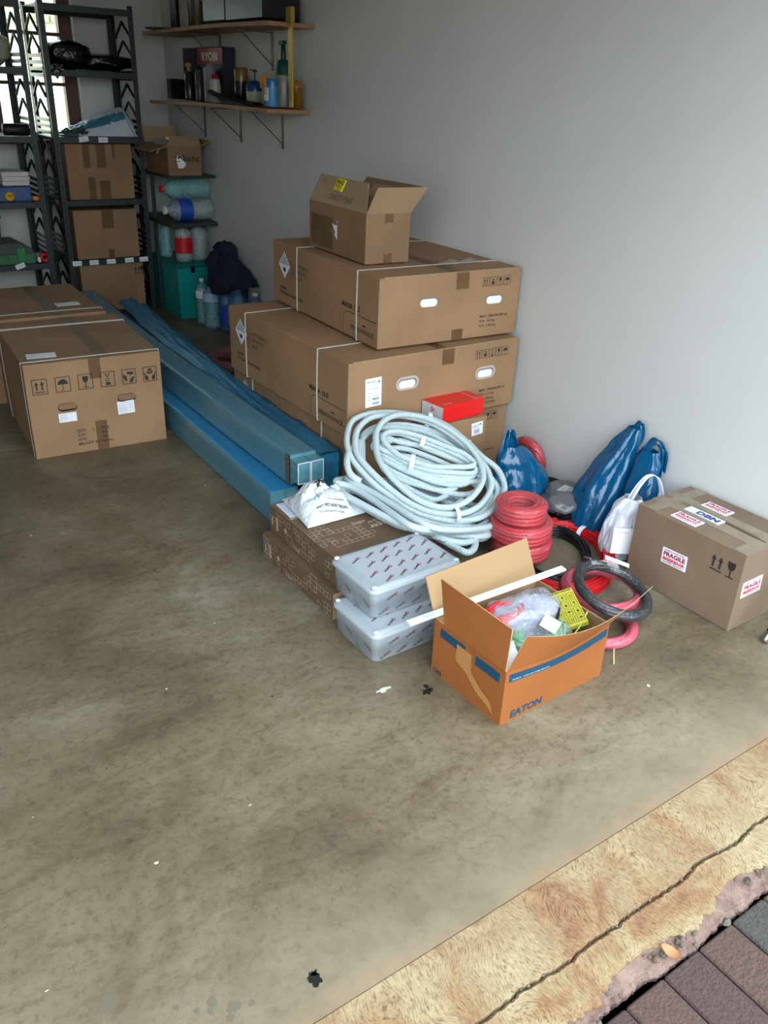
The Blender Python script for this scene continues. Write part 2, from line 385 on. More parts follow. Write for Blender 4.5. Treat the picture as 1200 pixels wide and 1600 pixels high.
# ================================================================== THE SETTING
def concrete():
    m, t = newmat('garage concrete'); co = t.coord(); t.b.inputs['Specular IOR Level'].default_value = .5
    big = t.ramp(t.noise(co, 1.5, 6, .66, .5), [(.32, (84, 73, 56)), (.46, (103, 91, 71)), (.58, (117, 106, 86)), (.70, (136, 128, 109))])
    st = t.ramp(t.noise(t.coord(scale=(1, 2.6, 1)), 3.4, 8, .75, 1.0), [(.30, (.66, .63, .57, 1)), (.50, (1, 1, 1, 1)), (.72, (1.16, 1.17, 1.16, 1))])
    fine = t.ramp(t.noise(co, 42, 8, .8), [(.34, (.62, .59, .54, 1)), (.49, (1, 1, 1, 1)), (.70, (1.16, 1.15, 1.13, 1))])
    c = t.mix(1.0, t.mix(.9, big, st, 'MULTIPLY'), fine, 'MULTIPLY')
    sc = t.ramp(t.noise(t.coord(scale=(3, 1, 1)), 11, 8, .85, 2.5), [(.64, (0, 0, 0, 1)), (.74, (.6, .6, .6, 1))])
    c = t.mix(sc, c, lin((150, 144, 128)))
    dk = t.ramp(t.noise(co, 15, 6, .8, 1.2), [(.28, (.75, .75, .75, 1)), (.36, (0, 0, 0, 1))])
    c = t.mix(dk, c, lin((66, 57, 44)))
    sep = t.new('ShaderNodeSeparateXYZ'); t.l.new(co, sep.inputs[0])
    def band(y0, y1, lo, hi, nsc, col, c):
        ad = t.new('ShaderNodeMath'); ad.operation = 'MULTIPLY_ADD'; ad.inputs[1].default_value = .10; t.l.new(t.noise(co, 4, 4, .6), ad.inputs[0]); t.l.new(sep.outputs['Y'], ad.inputs[2])
        mr = t.new('ShaderNodeMapRange'); mr.inputs[1].default_value = y0; mr.inputs[2].default_value = y1; t.l.new(ad.outputs[0], mr.inputs[0])
        mu = t.new('ShaderNodeMath'); mu.operation = 'MULTIPLY'; t.l.new(mr.outputs[0], mu.inputs[0]); t.l.new(t.ramp(t.noise(co, nsc, 6, .75), [(.3, (lo,)*3+(1,)), (.65, (hi,)*3+(1,))]), mu.inputs[1])
        return t.mix(mu.outputs[0], c, lin(col))
    c = band(1.12, .87, .15, .60, 5, (134, 125, 104), c)          # cement dust along the sill
    c = band(.885, .845, .15, .8, 9, (136, 112, 86), c)           # sandy feathered screed next to the sill
    t.base(c); t.l.new(t.ramp(t.noise(co, 7, 5, .7), [(.3, (.38,)*3+(1,)), (.7, (.62,)*3+(1,))]), t.b.inputs['Roughness'])
    t.bump(t.noise(co, 60, 6, .75), .15, .006); return m
def sill_mat():
    m, t = newmat('brushed sill cement'); co = t.coord(scale=(1, 1, 1)); t.b.inputs['Roughness'].default_value = .85; t.b.inputs['Specular IOR Level'].default_value = .25
    big = t.ramp(t.noise(co, 5.5, 5, .65, .6), [(.32, (116, 82, 60)), (.41, (132, 104, 78)), (.50, (140, 122, 94)), (.66, (152, 140, 112))])
    n = t.new('ShaderNodeTexNoise'); n.inputs['Scale'].default_value = 6; n.inputs['Detail'].default_value = 1; t.l.new(co, n.inputs['Vector'])
    va = t.new('ShaderNodeVectorMath'); va.operation = 'MULTIPLY_ADD'; va.inputs[1].default_value = (.20, .20, 0)
    t.l.new(n.outputs['Color'], va.inputs[0]); t.l.new(co, va.inputs[2])
    mp = t.new('ShaderNodeMapping'); mp.inputs['Scale'].default_value = (1, .11, 1); mp.inputs['Rotation'].default_value = (0, 0, .5); t.l.new(va.outputs[0], mp.inputs[0])
    w = t.new('ShaderNodeTexNoise'); w.inputs['Scale'].default_value = 480; w.inputs['Detail'].default_value = 4; w.inputs['Roughness'].default_value = .65; t.l.new(mp.outputs[0], w.inputs['Vector'])
    lines = t.ramp(w.outputs['Fac'], [(.38, (.42, .36, .28, 1)), (.46, (.85, .82, .76, 1)), (.7, (1.22, 1.18, 1.12, 1))])
    fine = t.ramp(t.noise(co, 90, 5, .8), [(.32, (.75, .70, .62, 1)), (.5, (1, 1, 1, 1))])
    t.base(t.mix(.7, t.mix(.85, big, lines, 'MULTIPLY'), fine, 'MULTIPLY')); t.bump(w.outputs['Fac'], .5, .003, t.bump(t.noise(co, 60, 5), .3, .006)); return m
def plaster(name, c):
    m, t = newmat(name); co = t.coord(); t.b.inputs['Roughness'].default_value = .7; l = lin(c)
    a = t.ramp(t.noise(co, 1.2, 4, .6), [(.3, tuple(v*.93 for v in l[:3])+(1,)), (.7, l)])
    sc = t.ramp(t.noise(t.coord(scale=(1, 1, 5)), 3.3, 8, .8, 3), [(.715, (0, 0, 0, 1)), (.74, (.35, .35, .35, 1))])
    t.base(t.mix(sc, a, lin((150, 150, 148)))); t.bump(t.noise(co, 14, 5, .6), .12, .01); return m
PL = plaster('painted plaster', (209, 208, 204))
XW, YB, YD = 2.52, 6.45, .795
# floor slab with its stains
mb = MB(); mb.box(-3.4, YD, -.2, XW+.3, YB+.3, 0, 0)
def blob(mb, x, y, r, seed, mat, z=.0006, asp=1, n=26, rough=.45):
    random.seed(seed); V = []
    for k in range(n):
        a = 2*PI*k/n; q = r*(1+rough*noise.noise(Vector((math.cos(a)*1.6+seed, math.sin(a)*1.6, seed*.37)))+rough*.5*random.uniform(-.6, .6)); V.append((x+q*math.cos(a), y+q*asp*math.sin(a), z))
    mb.add(V, [tuple(range(n))], mat)
blob(mb, .509, .865, .013, 3, 1, rough=.7); blob(mb, .515, .876, .006, 5, 1, rough=.7)
blob(mb, 1.206, 1.43, .018, 8, 1, rough=.8, asp=.7); blob(mb, 1.215, 1.448, .008, 2, 1)
blob(mb, 1.105, 1.50, .022, 11, 2, asp=.35, rough=.6)
for k, (x, y, r) in enumerate([(.17, 1.03, .016), (.33, .93, .010), (.36, .90, .012), (.345, .885, .007), (.32, .915, .006), (.30, .93, .005), (.39, .888, .006), (.27, .955, .006)]): blob(mb, x, y, r, 20+k, 3, z=.0005)
random.seed(4)
for k in range(46):
    x, y = random.uniform(-.6, 2.3), random.uniform(.85, 3.4); blob(mb, x, y, random.uniform(.002, .006), 50+k, random.choice((2, 2, 1, 3)), asp=random.uniform(.4, 1), n=9, z=.0007)
STAIN = M('oil black', (28, 28, 26), .35); PAINTSPOT = M('paint spot', (206, 200, 182), .8); DAMP = M('dark stain', (98, 90, 74), .6)
fl = struct(mb.build('floor', [concrete(), STAIN, PAINTSPOT, DAMP]))
# brushed sill: two strips with the crack between them and the broken outer edge
def edge(y, amp, seed, sc=9):
    return lambda x: y + amp*noise.noise(Vector((x*sc, seed, 0)))*2 + amp*.8*noise.noise(Vector((x*sc*5, seed+4, 0))) + amp*.5*noise.noise(Vector((x*sc*17, seed+9, 0)))
def strip(name, ya, yb, za, zb, mat, mats, depth=.12, x0=-1.2, x1=3.0, step=.004, rnd=.004):
    mb = MB(); N = int((x1-x0)/step); prev = None
    rows = []
    for i in range(N+1):
        x = x0+(x1-x0)*i/N; a, b = ya(x), yb(x)
        P = [(x, a, za-depth), (x, a, za-rnd), (x, a-rnd, za)]
        for k in range(1, 6): t = k/6; P.append((x, a+(b-a)*t, za+(zb-za)*t + .0012*noise.noise(Vector((x*14, t*3, 2)))))
        P += [(x, b+rnd, zb), (x, b, zb-rnd), (x, b+.004*noise.noise(Vector((x*30, 1, 1))), zb-depth*.5), (x, b, zb-depth)]
        rows.append(P)
    n = len(rows[0]); V = [p for r in rows for p in r]
    F = [(i*n+j, (i+1)*n+j, (i+1)*n+j+1, i*n+j+1) for i in range(N) for j in range(n-1)]
    mb.add(V, F, 0, False); return struct(mb.build(name, mats))
SILL = sill_mat(); ROUGHC = M('broken cement edge', (112, 90, 80), .95, var=.4, vs=30, bump=1.0, bs=60)
crk = edge(.641, .006, 2.0); lipc = edge(.564, .015, 7.0, 6)
strip('trim_1', lambda x: YD-.001, lambda x: crk(x)+.0015+.0045*max(0, noise.noise(Vector((x*9, 0, 9))))+.002*noise.noise(Vector((x*70, 0, 9))), -.001, -.018, 0, [SILL], rnd=.0012)
strip('trim_2', lambda x: crk(x)-.0022, lambda x: lipc(x), -.019, -.028, 0, [SILL], rnd=.006)
strip('trim_3', lambda x: lipc(x)+.012, edge(.534, .007, 3.3, 14), -.033, -.054, 0, [ROUGHC], depth=.08, rnd=.01)
mb = MB(); random.seed(77)
for k in range(150):
    x = random.uniform(.1, 2.2); inn = k < 60; y = crk(x)+.001 if inn else lipc(x)+random.uniform(-.03, .002); r = random.uniform(.002, .005) if inn else random.uniform(.003, .011)
    mb.grid(lambda u, v: Vector((x, y, -.022 if inn else -.040))+Vector((math.cos(2*PI*u)*math.cos(PI*(v-.5)), math.sin(2*PI*u)*math.cos(PI*(v-.5)), math.sin(PI*(v-.5))))*r*(1+.5*noise.noise(Vector((u*5+k, v*4, k)))), 6, 5, random.choice((0, 1)), False, closeu=True)
o = mb.build('rubble', [ROUGHC, M('grey mortar crumbs', (92, 86, 76), .95)]); tag(o, 'crumbs of broken mortar along the crack and the broken sill edge', 'rubble'); o['kind'] = 'stuff'
mb = MB(); mb.box(-1.2, .5, -.2, 3.0, YD+.02, -.075); struct(mb.build('trim_4', [M('sill footing', (60, 52, 46), .95)]))
# brick paving outside
def paver(name, c): return M(name, c, .9, var=.22, vs=70, bump=.6, bs=140)
PV = [paver('paver brown', (74, 55, 48)), paver('paver charcoal', (60, 56, 52)), paver('paver brown dark', (66, 49, 44))]
mb = MB(); random.seed(9); mb.box(-6, -9, -.2, 7, .54, -.075, 3)
xs = 1.286; pw, pl_ = .113, .226
for r in range(-3, 9):
    for i in range(-14, 16):
        x = xs + i*pw + (pw/2 if r % 2 else 0); y1 = .523 - (r+3)*pl_ if r > -3 else .523
        y1 = .523-(r+3)*pl_; g = .0035
        z = -.056+random.uniform(-.0015, .0015); m_ = [1, 0, 0, 1, 0, 2][(i*7+r*5+random.randint(0, 2)) % 6]
        if r == -3: m_ = {0: 1, -1: 0, -2: 2, -3: 0, 1: 0}.get(i, m_)
        mb.box(x+g/2, y1-pl_+g, -.12, x+pw-g/2, y1, z, m_, bev=.004)
mb.build('driveway', PV+[M('joint sand', (54, 48, 42), .95, var=.3, vs=60)], kind='structure')
def wallbox(name, x0, y0, z0, x1, y1, z1, m=PL): mb = MB(); mb.box(x0, y0, z0, x1, y1, z1); return struct(mb.build(name, [m]))
H = 2.62; XL = -3.1
wallbox('wall_right', XW, .55, -.05, XW+.22, YB+.2, H)
wallbox('wall_left', XL-.2, .55, -.05, XL, YB+.2, H)
WX0, WX1, WZ0, WZ1 = .86, 1.90, 1.10, 2.12
mb = MB()
mb.box(XL, YB, -.05, WX0, YB+.2, H); mb.box(WX1, YB, -.05, XW, YB+.2, H); mb.box(WX0, YB, -.05, WX1, YB+.2, WZ0); mb.box(WX0, YB, WZ1, WX1, YB+.2, H)
struct(mb.build('wall_back', [PL]))
mb = MB(); mb.box(XL-.2, .55, 2.3, XW+.2, .80, H); mb.box(XL-.2, .55, -.05, -1.3, .80, 2.3); struct(mb.build('wall_front', [PL]))
mb = MB(); mb.box(XL-.2, .55, H, XW+.22, YB+.2, H+.1); struct(mb.build('ceiling', [M('ceiling board', (200, 198, 192), .8)]))
mb = MB(); mb.box(-9, -8.3, -.2, 10, -8, 1.9); struct(mb.build('wall_sky_blocker', [M('sky blocker render', (150, 140, 122), .9)]))  # unseen wall behind the camera, added to block low sky light
# window: brown timber frame, glazing bars, glass
BROWN = M('dark brown timber', (86, 46, 34), .4, var=.2, vs=14)
win = bpy.data.objects.new('window_1', None); C.objects.link(win); win.location = (WX0, YB+.06, WZ0); struct(win)
w, h = WX1-WX0, WZ1-WZ0
mb = MB()
for a in ((0, 0, w, .065), (0, h-.06, w, h), (0, 0, .08, h), (w-.08, 0, w, h)): mb.box(a[0], 0, a[1], a[2], .07, a[3], bev=.004)
for k in (1, 2): mb.box(.08, .012, .065+k*(h-.125)/3-.01+.0, w-.08, .05, .065+k*(h-.125)/3+.012, bev=.002)
mb.box(w*.5-.045, .0, .06, w*.5+.005, .068, h-.05, bev=.003)
mb.build('window_frame', [BROWN], win)
mb = MB(); mb.box(-.02, -.09, -.005, w+.03, .0, .022, bev=.004); mb.build('window_sill', [BROWN], win)
GLASS = clear('window glass', (244, 250, 246), .03, .01)
mb = MB(); mb.box(.08, .030, .06, w-.08, .034, h-.05); mb.build('pane', [GLASS], win)
# the yard beyond the window: pale rendered wall with a slate coping roof
YW = M('cream render', (246, 240, 218), .85); ROOF = M('grey stone tiles', (168, 160, 138), .9, var=.35, vs=4, bump=.8, bs=12)
ow = thing('garden_wall', 'cream garden wall with grey tiled coping, outside the window', 'wall', (0, 10.2, -.05))
mb = MB(); mb.box(-4, 0, 0, 8, .25, 2.05); mb.build('wall_panel', [YW], ow)
mb = MB()
for i in range(38):
    for j in range(2): mb.box(-4+i*.32, -.22+j*.22, 2.05+j*.13, -4+i*.32+.31, .06+j*.22, 2.13+j*.13, bev=.015)
mb.build('coping_tiles', [ROOF], ow)
mb = MB(); mb.box(-6, YB+.2, -.3, 9, 16, -.05); struct(mb.build('ground_back', [M('yard paving', (196, 186, 160), .9)]))

# ================================================================== BIG CARTONS ON THE LEFT
def shipping_carton(loc, size, rz, label, front=True, seed=1, tops=True, strapy=(.065, .64)):
    w, d, h = size; t = thing('shipping_carton', label, 'box', loc, rz, 'long strapped cartons at the left')
    df = wobble(w, d, h, .004, seed); mb = MB(); shellbox(mb, w, d, h, 0, .005)
    mb.tube([(0.004, .004, h-.004), (w-.004, .004, h-.004)], .0025, 6, 1, sm=1)
    if front:
        O, u, v, n = face(w, d, h, 'front'); D = P2(); s = .068
        for k, ic in enumerate(('up', 'umb', 'glass', 'stack', 'recycle', 'hands')): icon(D, ic, .026+k*.0945, .292, s)
        D.text('QTY.', .185, .098, .019, bold=.02); D.text('1', .252, .098, .017, bold=.02); D.text('PCS', .292, .098, .019, bold=.02)
        D.text('G.W.:', .185, .078, .017, bold=.02); D.text('KG', .292, .078, .017, bold=.02); D.text('N.W.:', .185, .058, .017, bold=.02); D.text('KG', .292, .058, .017, bold=.02)
        D.text('MEAS:870*585*430mm', .185, .036, .0175, bold=.02, fit=.15)
        D.put(mb, O, u, v, n, mmap={0: 2})
    mb.build('carton_body', [CARD, CARDIN, INK], t, df)
    mb = MB(); D = P2()
    for k in range(12): D.rect(w*.53, d*k/12, .055, d/12, 0)
    D.put(mb, *face(w, d, h, 'top'), off=.0012)
    mb.build('tape', [TAPE], t, df)
    if front:
        for q in ((w*.5-.025, .0, .05, .14), (w*.5-.025, h-.09, .05, .09)):
            mb = MB(); D = P2(); D.rect(*q, 0); D.put(mb, *face(w, d, h, 'front'), off=.0006); mb.build('tape', [TAPE], t, df)
    for y in strapy:
        mb = MB(); band(mb, w, d, h, y, 'y', .009 if y < .3 else .024); mb.build('strap', [STRAP], t, df)
    if front:
        for (x, z, r) in ((.118, .235, .06), (.375, .243, .0)):
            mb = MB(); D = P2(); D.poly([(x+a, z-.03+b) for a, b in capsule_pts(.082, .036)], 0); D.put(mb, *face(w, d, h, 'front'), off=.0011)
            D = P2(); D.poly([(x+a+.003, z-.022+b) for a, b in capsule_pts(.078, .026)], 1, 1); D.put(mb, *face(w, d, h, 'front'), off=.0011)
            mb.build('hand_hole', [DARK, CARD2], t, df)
        def lab1(D):
            for k in range(5): D.text(['Pack ID:0182', 'Model : 2D-A', 'Batch 23 09', 'SN 110294 771', 'Qty 1 pc'][k], .006, .033-k*.0065, .0055, 1)
        sticker(t, 'address_label', (.117, 0, .155), (1, 0, 0), (0, 0, 1), (0, -1, 0), .075, .041, lab1, [WHITE, GREYINK], df, rot=.0)
        def lab2(D):
            for k in range(4):
                D.line((.004, .014+k*.012), (.07, .014+k*.012), .0007, 1)
                D.text(['No: 112-A', 'Model Hybrid', 'SN 20931855', 'Made in China'][3-k], .005, .004+k*.012, .006, 1)
        sticker(t, 'barcode_label', (.372, 0, .155), (1, 0, 0), (0, 0, 1), (0, -1, 0), .075, .06, lab2, [WHITE, GREYINK], df, rot=.03)
    def lab3(D):
        for k in range(4): D.text(['Consignee 0921', 'Order No.', 'Durban', 'Carton 1 of 2'][k], .005, .045-k*.012, .009, 1)
    sticker(t, 'packing_label', (.035 if front else w-.20, .09 if front else .18, h), (1, 0, 0), (0, 1, 0), (0, 0, 1), .12, .07, lab3, [WHITE, GREYINK], df, rot=-.1 if front else .05)
    return t
shipping_carton((.692, 3.598, 0), (.583, .76, .425), -.066, 'tan shipping carton with six black handling icons on its near end', True, 1, strapy=(.03, .60))
shipping_carton((.715, 4.405, 0), (.585, .74, .425), -.03, 'tan strapped carton standing behind the one with the row of icons', False, 2, strapy=(.08,))

# ================================================================== BATTERY CARTON STACK
def battery_carton(loc, size, rz, label, seed, model='MANA 10.0', meas='MEAS : 1090x850x300 mm', nw=('N.W. : 111.0 kg', 'G.W. : 143.0 kg', 'MADE IN CHINA'), icons=('up', 'flame', 'stack', 'glass', 'umb'), ring=True, stick=True, straps=(.22, .86), patch=True):
    w, d, h = size; t = thing('battery_carton', label, 'box', loc, rz, 'long battery cartons stacked by the wall')
    df = wobble(w, d, h, .0025, seed); mb = MB(); shellbox(mb, w, d, h, 0, .004)
    D = P2(); s = .036; n = len(icons)
    for k, ic in enumerate(icons): icon(D, ic, w-.05-(n-k)*.037, h-.064, s)
    x0 = w-.20
    for k, tx in enumerate([meas]+list(nw)): D.text(tx, x0, .082-k*.0195, .0135, bold=.015)
    D.put(mb, *face(w, d, h, 'front'), mmap={0: 1})
    # long side
    D = P2(); L = d
    D.text(model, L-.285, .115, .030, bold=.03)
    D.line((L-.01, .10), (L-.235, .10), .0025, seg=5); D.ring(L-.235, .06, .04, .0025, n=8, a0=PI/2, a1=PI); D.line((L-.275, .06), (L-.275, .004), .0025)
    D.text('EENOVANCE', L-.215, .035, .026, fit=.185, bold=.01)
    D.poly([(L-.105, .072), (L-.085, .064), (L-.125, .064)])
    D.ring(.20, h-.085, .018, .0015); D.ring(.20, h-.125, .018, .0015); D.line((.182, h-.085), (.182, h-.125), .0015); D.line((.218, h-.085), (.218, h-.125), .0015); D.text('2', .194, h-.092, .02); D.text('5', .194, h-.132, .02)
    for k, tx in enumerate(('AUTYTOBOX4', 'ENICOETTO', 'RL/USI')): D.text(tx, .235, h-.085-k*.027, .021)
    D.text('UN3480', .075, h-.205, .02, bold=.02); D.text('LITHIUM ION BATTERIES', .075, h-.228, .02, bold=.02, fit=.24)
    D.put(mb, *face(w, d, h, 'left'), mmap={0: 1})
    D = P2(); c, r = (.125, h-.095), .060
    D.poly([(c[0], c[1]+r), (c[0]-r, c[1]), (c[0], c[1]-r), (c[0]+r, c[1])], 0)
    for k in range(-3, 4):
        x = c[0]+k*.0135; D.line((x, c[1]+.002), (x, c[1]+r-abs(k)*.0135-.008), .006, 1, 1)
    D.poly([(c[0]-.015, c[1]-.01), (c[0]+.016, c[1]-.012), (c[0]+.012, c[1]-.030), (c[0]-.008, c[1]-.028)], 1, 1); D.text('9', c[0]-.005, c[1]-.05, .018, 1, z=1)
    D.put(mb, *face(w, d, h, 'left'), mmap={0: 2, 1: 1})
    mb.build('carton_body', [CARD, INK, WHITE], t, df)
    if patch:
        for q in ((w*.52, h-.065, .062, .065), (w*.51, 0, .055, .045)):
            mb = MB(); D = P2(); D.rect(*q, 0); D.put(mb, *face(w, d, h, 'front'), off=.0007); mb.build('tape', [TAPE], t, df)
        mb = MB(); D = P2()
        for k in range(10): D.rect(w*.5, d*k/10, .05, d/10, 0)
        D.put(mb, *face(w, d, h, 'top'), off=.0009); mb.build('tape', [TAPE], t, df)
    for y in straps:
        mb = MB(); band(mb, w, d, h, y, 'y', .009); mb.build('strap', [STRAP], t, df)
    mb = MB(); mb.box(.02, -.0, h-.0005, w-.02, .0015, h+.0035); mb.build('flap_edge', [CARDIN], t, df)
    for x in (w*.27, w*.745):
        z = h*(.50 if x > w*.5 else .55)
        mb = MB()
        if ring:
            D = P2(); D.poly([(x-.0105+a, z-.0095+b) for a, b in capsule_pts(.111, .055)], 0); D.put(mb, *face(w, d, h, 'front'), off=.0009)
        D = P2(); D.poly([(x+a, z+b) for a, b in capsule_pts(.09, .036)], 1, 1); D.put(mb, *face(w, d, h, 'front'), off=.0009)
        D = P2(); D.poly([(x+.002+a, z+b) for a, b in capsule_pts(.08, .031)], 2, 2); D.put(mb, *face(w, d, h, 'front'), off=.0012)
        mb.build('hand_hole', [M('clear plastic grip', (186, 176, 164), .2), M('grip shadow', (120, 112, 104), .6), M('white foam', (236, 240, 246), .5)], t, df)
    if stick:
        def lb(D):
            D.text('EENOVANCE', .008, .098, .010, 1, bold=.02, fit=.038); D.poly([(.056, .094), (.068, .094), (.062, .106)], 1)
            D.line((.006, .086), (.066, .086), .0006, 1); D.line((.006, .082), (.05, .082), .0006, 1)
            for k in range(5): D.text(['Model', 'Voltage', 'Energy', 'Weight', 'SN'][k], .006, .070-k*.0145, .0065, 1); D.text(['MN-HVB-10', '51.2 V', '10.24 kWh', '98 kg', ''][k], .032, .070-k*.0145, .0065, 1)
            for k in range(14): D.rect(.032+k*.0023, .026, .0012, .010, 1); D.rect(.032+k*.0023, .007, .0013, .010, 1)
        sticker(t, 'spec_label', (.080, 0, h-.185), (1, 0, 0), (0, 0, 1), (0, -1, 0), .074, .115, lb, [WHITE, GREYINK], df, rot=.03)
        mb = MB(); D = P2(); D.ring(.175, .055, .014, .0012); D.text('OK', .168, .050, .011); D.put(mb, *face(w, d, h, 'front')); mb.build('stamp', [M('brown stamp ink', (128, 92, 62), .7)], t, df)
    return t
battery_carton((1.652, 2.565, 0), (.835, 1.04, .296), 0, 'bottom battery carton of the strapped stack, mostly hidden by the white conduit', 5, stick=False, straps=(.20, .83), icons=('up', 'flame', 'stack', 'glass', 'umb'))
battery_carton((1.62, 2.525, .305), (.855, 1.04, .292), 0, 'middle battery carton, grey-ringed hand holes and a white spec label on its front', 3)
battery_carton((1.803, 2.607, .607), (.688, .96, .272), -.055, 'top battery carton of the stack, plain white hand holes, carrying the open box', 4, model='MANA 12.5', meas='MEAS : 1000x730x300 mm', nw=('N.W. : 92.5 kg', 'G.W. : 100.0 kg'), icons=('up', 'flame', 'glass', 'umb'), ring=False, stick=False, straps=(.16, .70))
for (x, y, rz, lb) in ((2.235, 2.73, .2, 'crumpled clear tape lump on the top carton, nearer the open box'), (2.335, 2.72, -.3, 'crumpled clear tape lump on the top carton, nearer the wall')):
    mb = MB(); mb.grid(lambda u, v: Vector(((u-.5)*.10, (v-.5)*.05, .002+.012*(1-abs(2*u-1))*(1-abs(2*v-1))*(1+2.2*abs(noise.noise(Vector((u*6+x*9, v*5, 1)))))+.004*noise.noise(Vector((u*14, v*14, x))))), 22, 14)
    o = mb.build('tape_scrap', [FILM]); o.location = (x, y, .8865); o.rotation_euler = (0, 0, rz); tag(o, lb, 'tape scrap')

# ------------------------------------------------------------------ open boxes
def flap(mb, a, b, c, d, th, mi=0, mo=1, sub=1):
    a, b, c, d = map(Vector, (a, b, c, d)); n = (b-a).cross(d-a).normalized()
    mb.add([a, b, c, d], [(0, 1, 2, 3)], mi); V = [p+n*th for p in (a, b, c, d)]; mb.add(V, [(3, 2, 1, 0)], mo)
    P = [a, b, c, d]
    for i in range(4): j = (i+1) % 4; mb.add([P[i], P[j], P[j]+n*th, P[i]+n*th], [(0, 1, 2, 3)], 2)
    return mb
def open_shell(w, d, h, th, mo, mi, me, bottom=True):
    mb = MB()
    for (a, b) in (((0, 0), (w, 0)), ((w, 0), (w, d)), ((w, d), (0, d)), ((0, d), (0, 0))):
        a, b = Vector((*a, 0)), Vector((*b, 0)); u = (b-a).normalized(); n = Vector((-u.y, u.x, 0)); nu, nv = max(2, int((b-a).length/.05)), 4
        mb.grid(lambda s, t: a+(b-a)*s+Vector((0, 0, h*t)), nu+1, nv+1, mo, False)
        mb.grid(lambda s, t: a+u*th+(b-a-u*2*th)*s+n*th+Vector((0, 0, th+(h-th)*t)), nu+1, nv+1, mi, False)
        mb.grid(lambda s, t: (a+(b-a)*s)*(1-t)+(a+u*th+(b-a-u*2*th)*s+n*th)*t+Vector((0, 0, h)), nu+1, 2, me, False)
    mb.box(.001, .001, 0, w-.001, d-.001, th, mo); return mb
# small open box on top of the stack
t = thing('open_box', 'small open brown box with raised flaps on top of the battery stack', 'box', (1.887, 2.838, .8865), -.06)
w, d, h = .205, .495, .192; df = wobble(w, d, h, .0015, 8)
mb = open_shell(w, d, h, .004, 0, 1, 1)
D = P2(); D.text('2A0771', .33, h-.05, .0, 0)
mb.build('box_body', [CARD2, CARDIN], t, df)
EDGE = M('board edge', (170, 138, 98), .8)
def mkflap(q, name='flap', mats=(CARD2, CARD2, EDGE), parent=None, th=.004, lab=None, extra=None):
    mb = MB(); flap(mb, *q, th); 
    if extra: extra(mb)
    return mb.build(name, list(mats), parent, None, lab)
def xl(mb):
    a, b, c_ = Vector((0, d, h)), Vector((0, .0, h)), Vector((.058, d, h+.100)); u = (b-a).normalized(); v = (c_-a).normalized(); n = Vector((-.86, 0, .5))
    D = P2(); D.text('240771540', .16, .02, .036, 0, fit=.20); D.text('N1', .05, .085, .02, 0); D.put(mb, a, u, v, n, off=.0045, mmap={0: 3})
mkflap(((0, 0, h), (0, d, h), (.058, d, h+.103), (.055, .085, h+.103)), mats=(CARDIN, CARD2, EDGE, M('pencil ink', (110, 88, 66), .7)), parent=t, extra=xl)
def xf(mb):
    D = P2(); D.text('J NLGS', .10, .058, .012, bold=.02); D.text('ION BOX', .10, .044, .012, bold=.02); D.put(mb, (0, 0, h), (1, 0, 0), Vector((0, -.45, .9)).normalized(), Vector((0, -.9, -.45)).normalized(), off=.001, mmap={0: 3})
mkflap(((0, 0, h), (w, 0, h), (w+.042, -.048, h+.100), (.018, -.048, h+.100)), mats=(CARD, CARDIN, EDGE, INK), parent=t, extra=xf)
mkflap(((w, 0, h), (w, d, h), (w+.070, d-.02, h+.09), (w+.052, .0, h+.097)), mats=(CARD2, CARDIN, EDGE), parent=t)
mkflap(((w, d, h), (0, d, h), (.01, d-.09, h-.05), (w-.01, d-.09, h-.05)), mats=(CARD2, CARDIN, EDGE), parent=t)
def fr(D): D.text('FRAGILE', .006, .028, .022, 1, bold=.03, fit=.06); D.text('FRAGILE', .006, .012, .018, 1, fit=.05); D.text('handle', .03, .003, .008, 1)
vv = Vector((.5, 0, .866)); sticker(t, 'fragile_sticker', Vector((0, d-.165, h))+vv*.063, (0, -1, 0), vv, (-.866, 0, .5), .072, .05, fr, [M('yellow sticker', (226, 208, 30), .4), INK], rot=-.05, off=.0058)
mb = MB(); D = P2()
D.poly([(.215, .12), (.238, .115), (.262, .118), (.262, .055), (.236, .082), (.246, .086)], 0); D.disc(.262, .13, .004, 0); D.put(mb, *face(w, d, h, 'left'), off=.0012); mb.build('torn_label', [WHITE], t, df)
mb = MB(); D = P2(); D.rect(.085, 0, .04, h, 0); D.put(mb, *face(w, d, h, 'front'), off=.0008); mb.build('tape', [TAPE], t, df)
mb = MB(); D = P2(); D.rect(.02, .012, .20, .13, 0); D.put(mb, *face(w, d, h, 'left'), off=.0006); mb.build('tape', [TAPE], t, df)

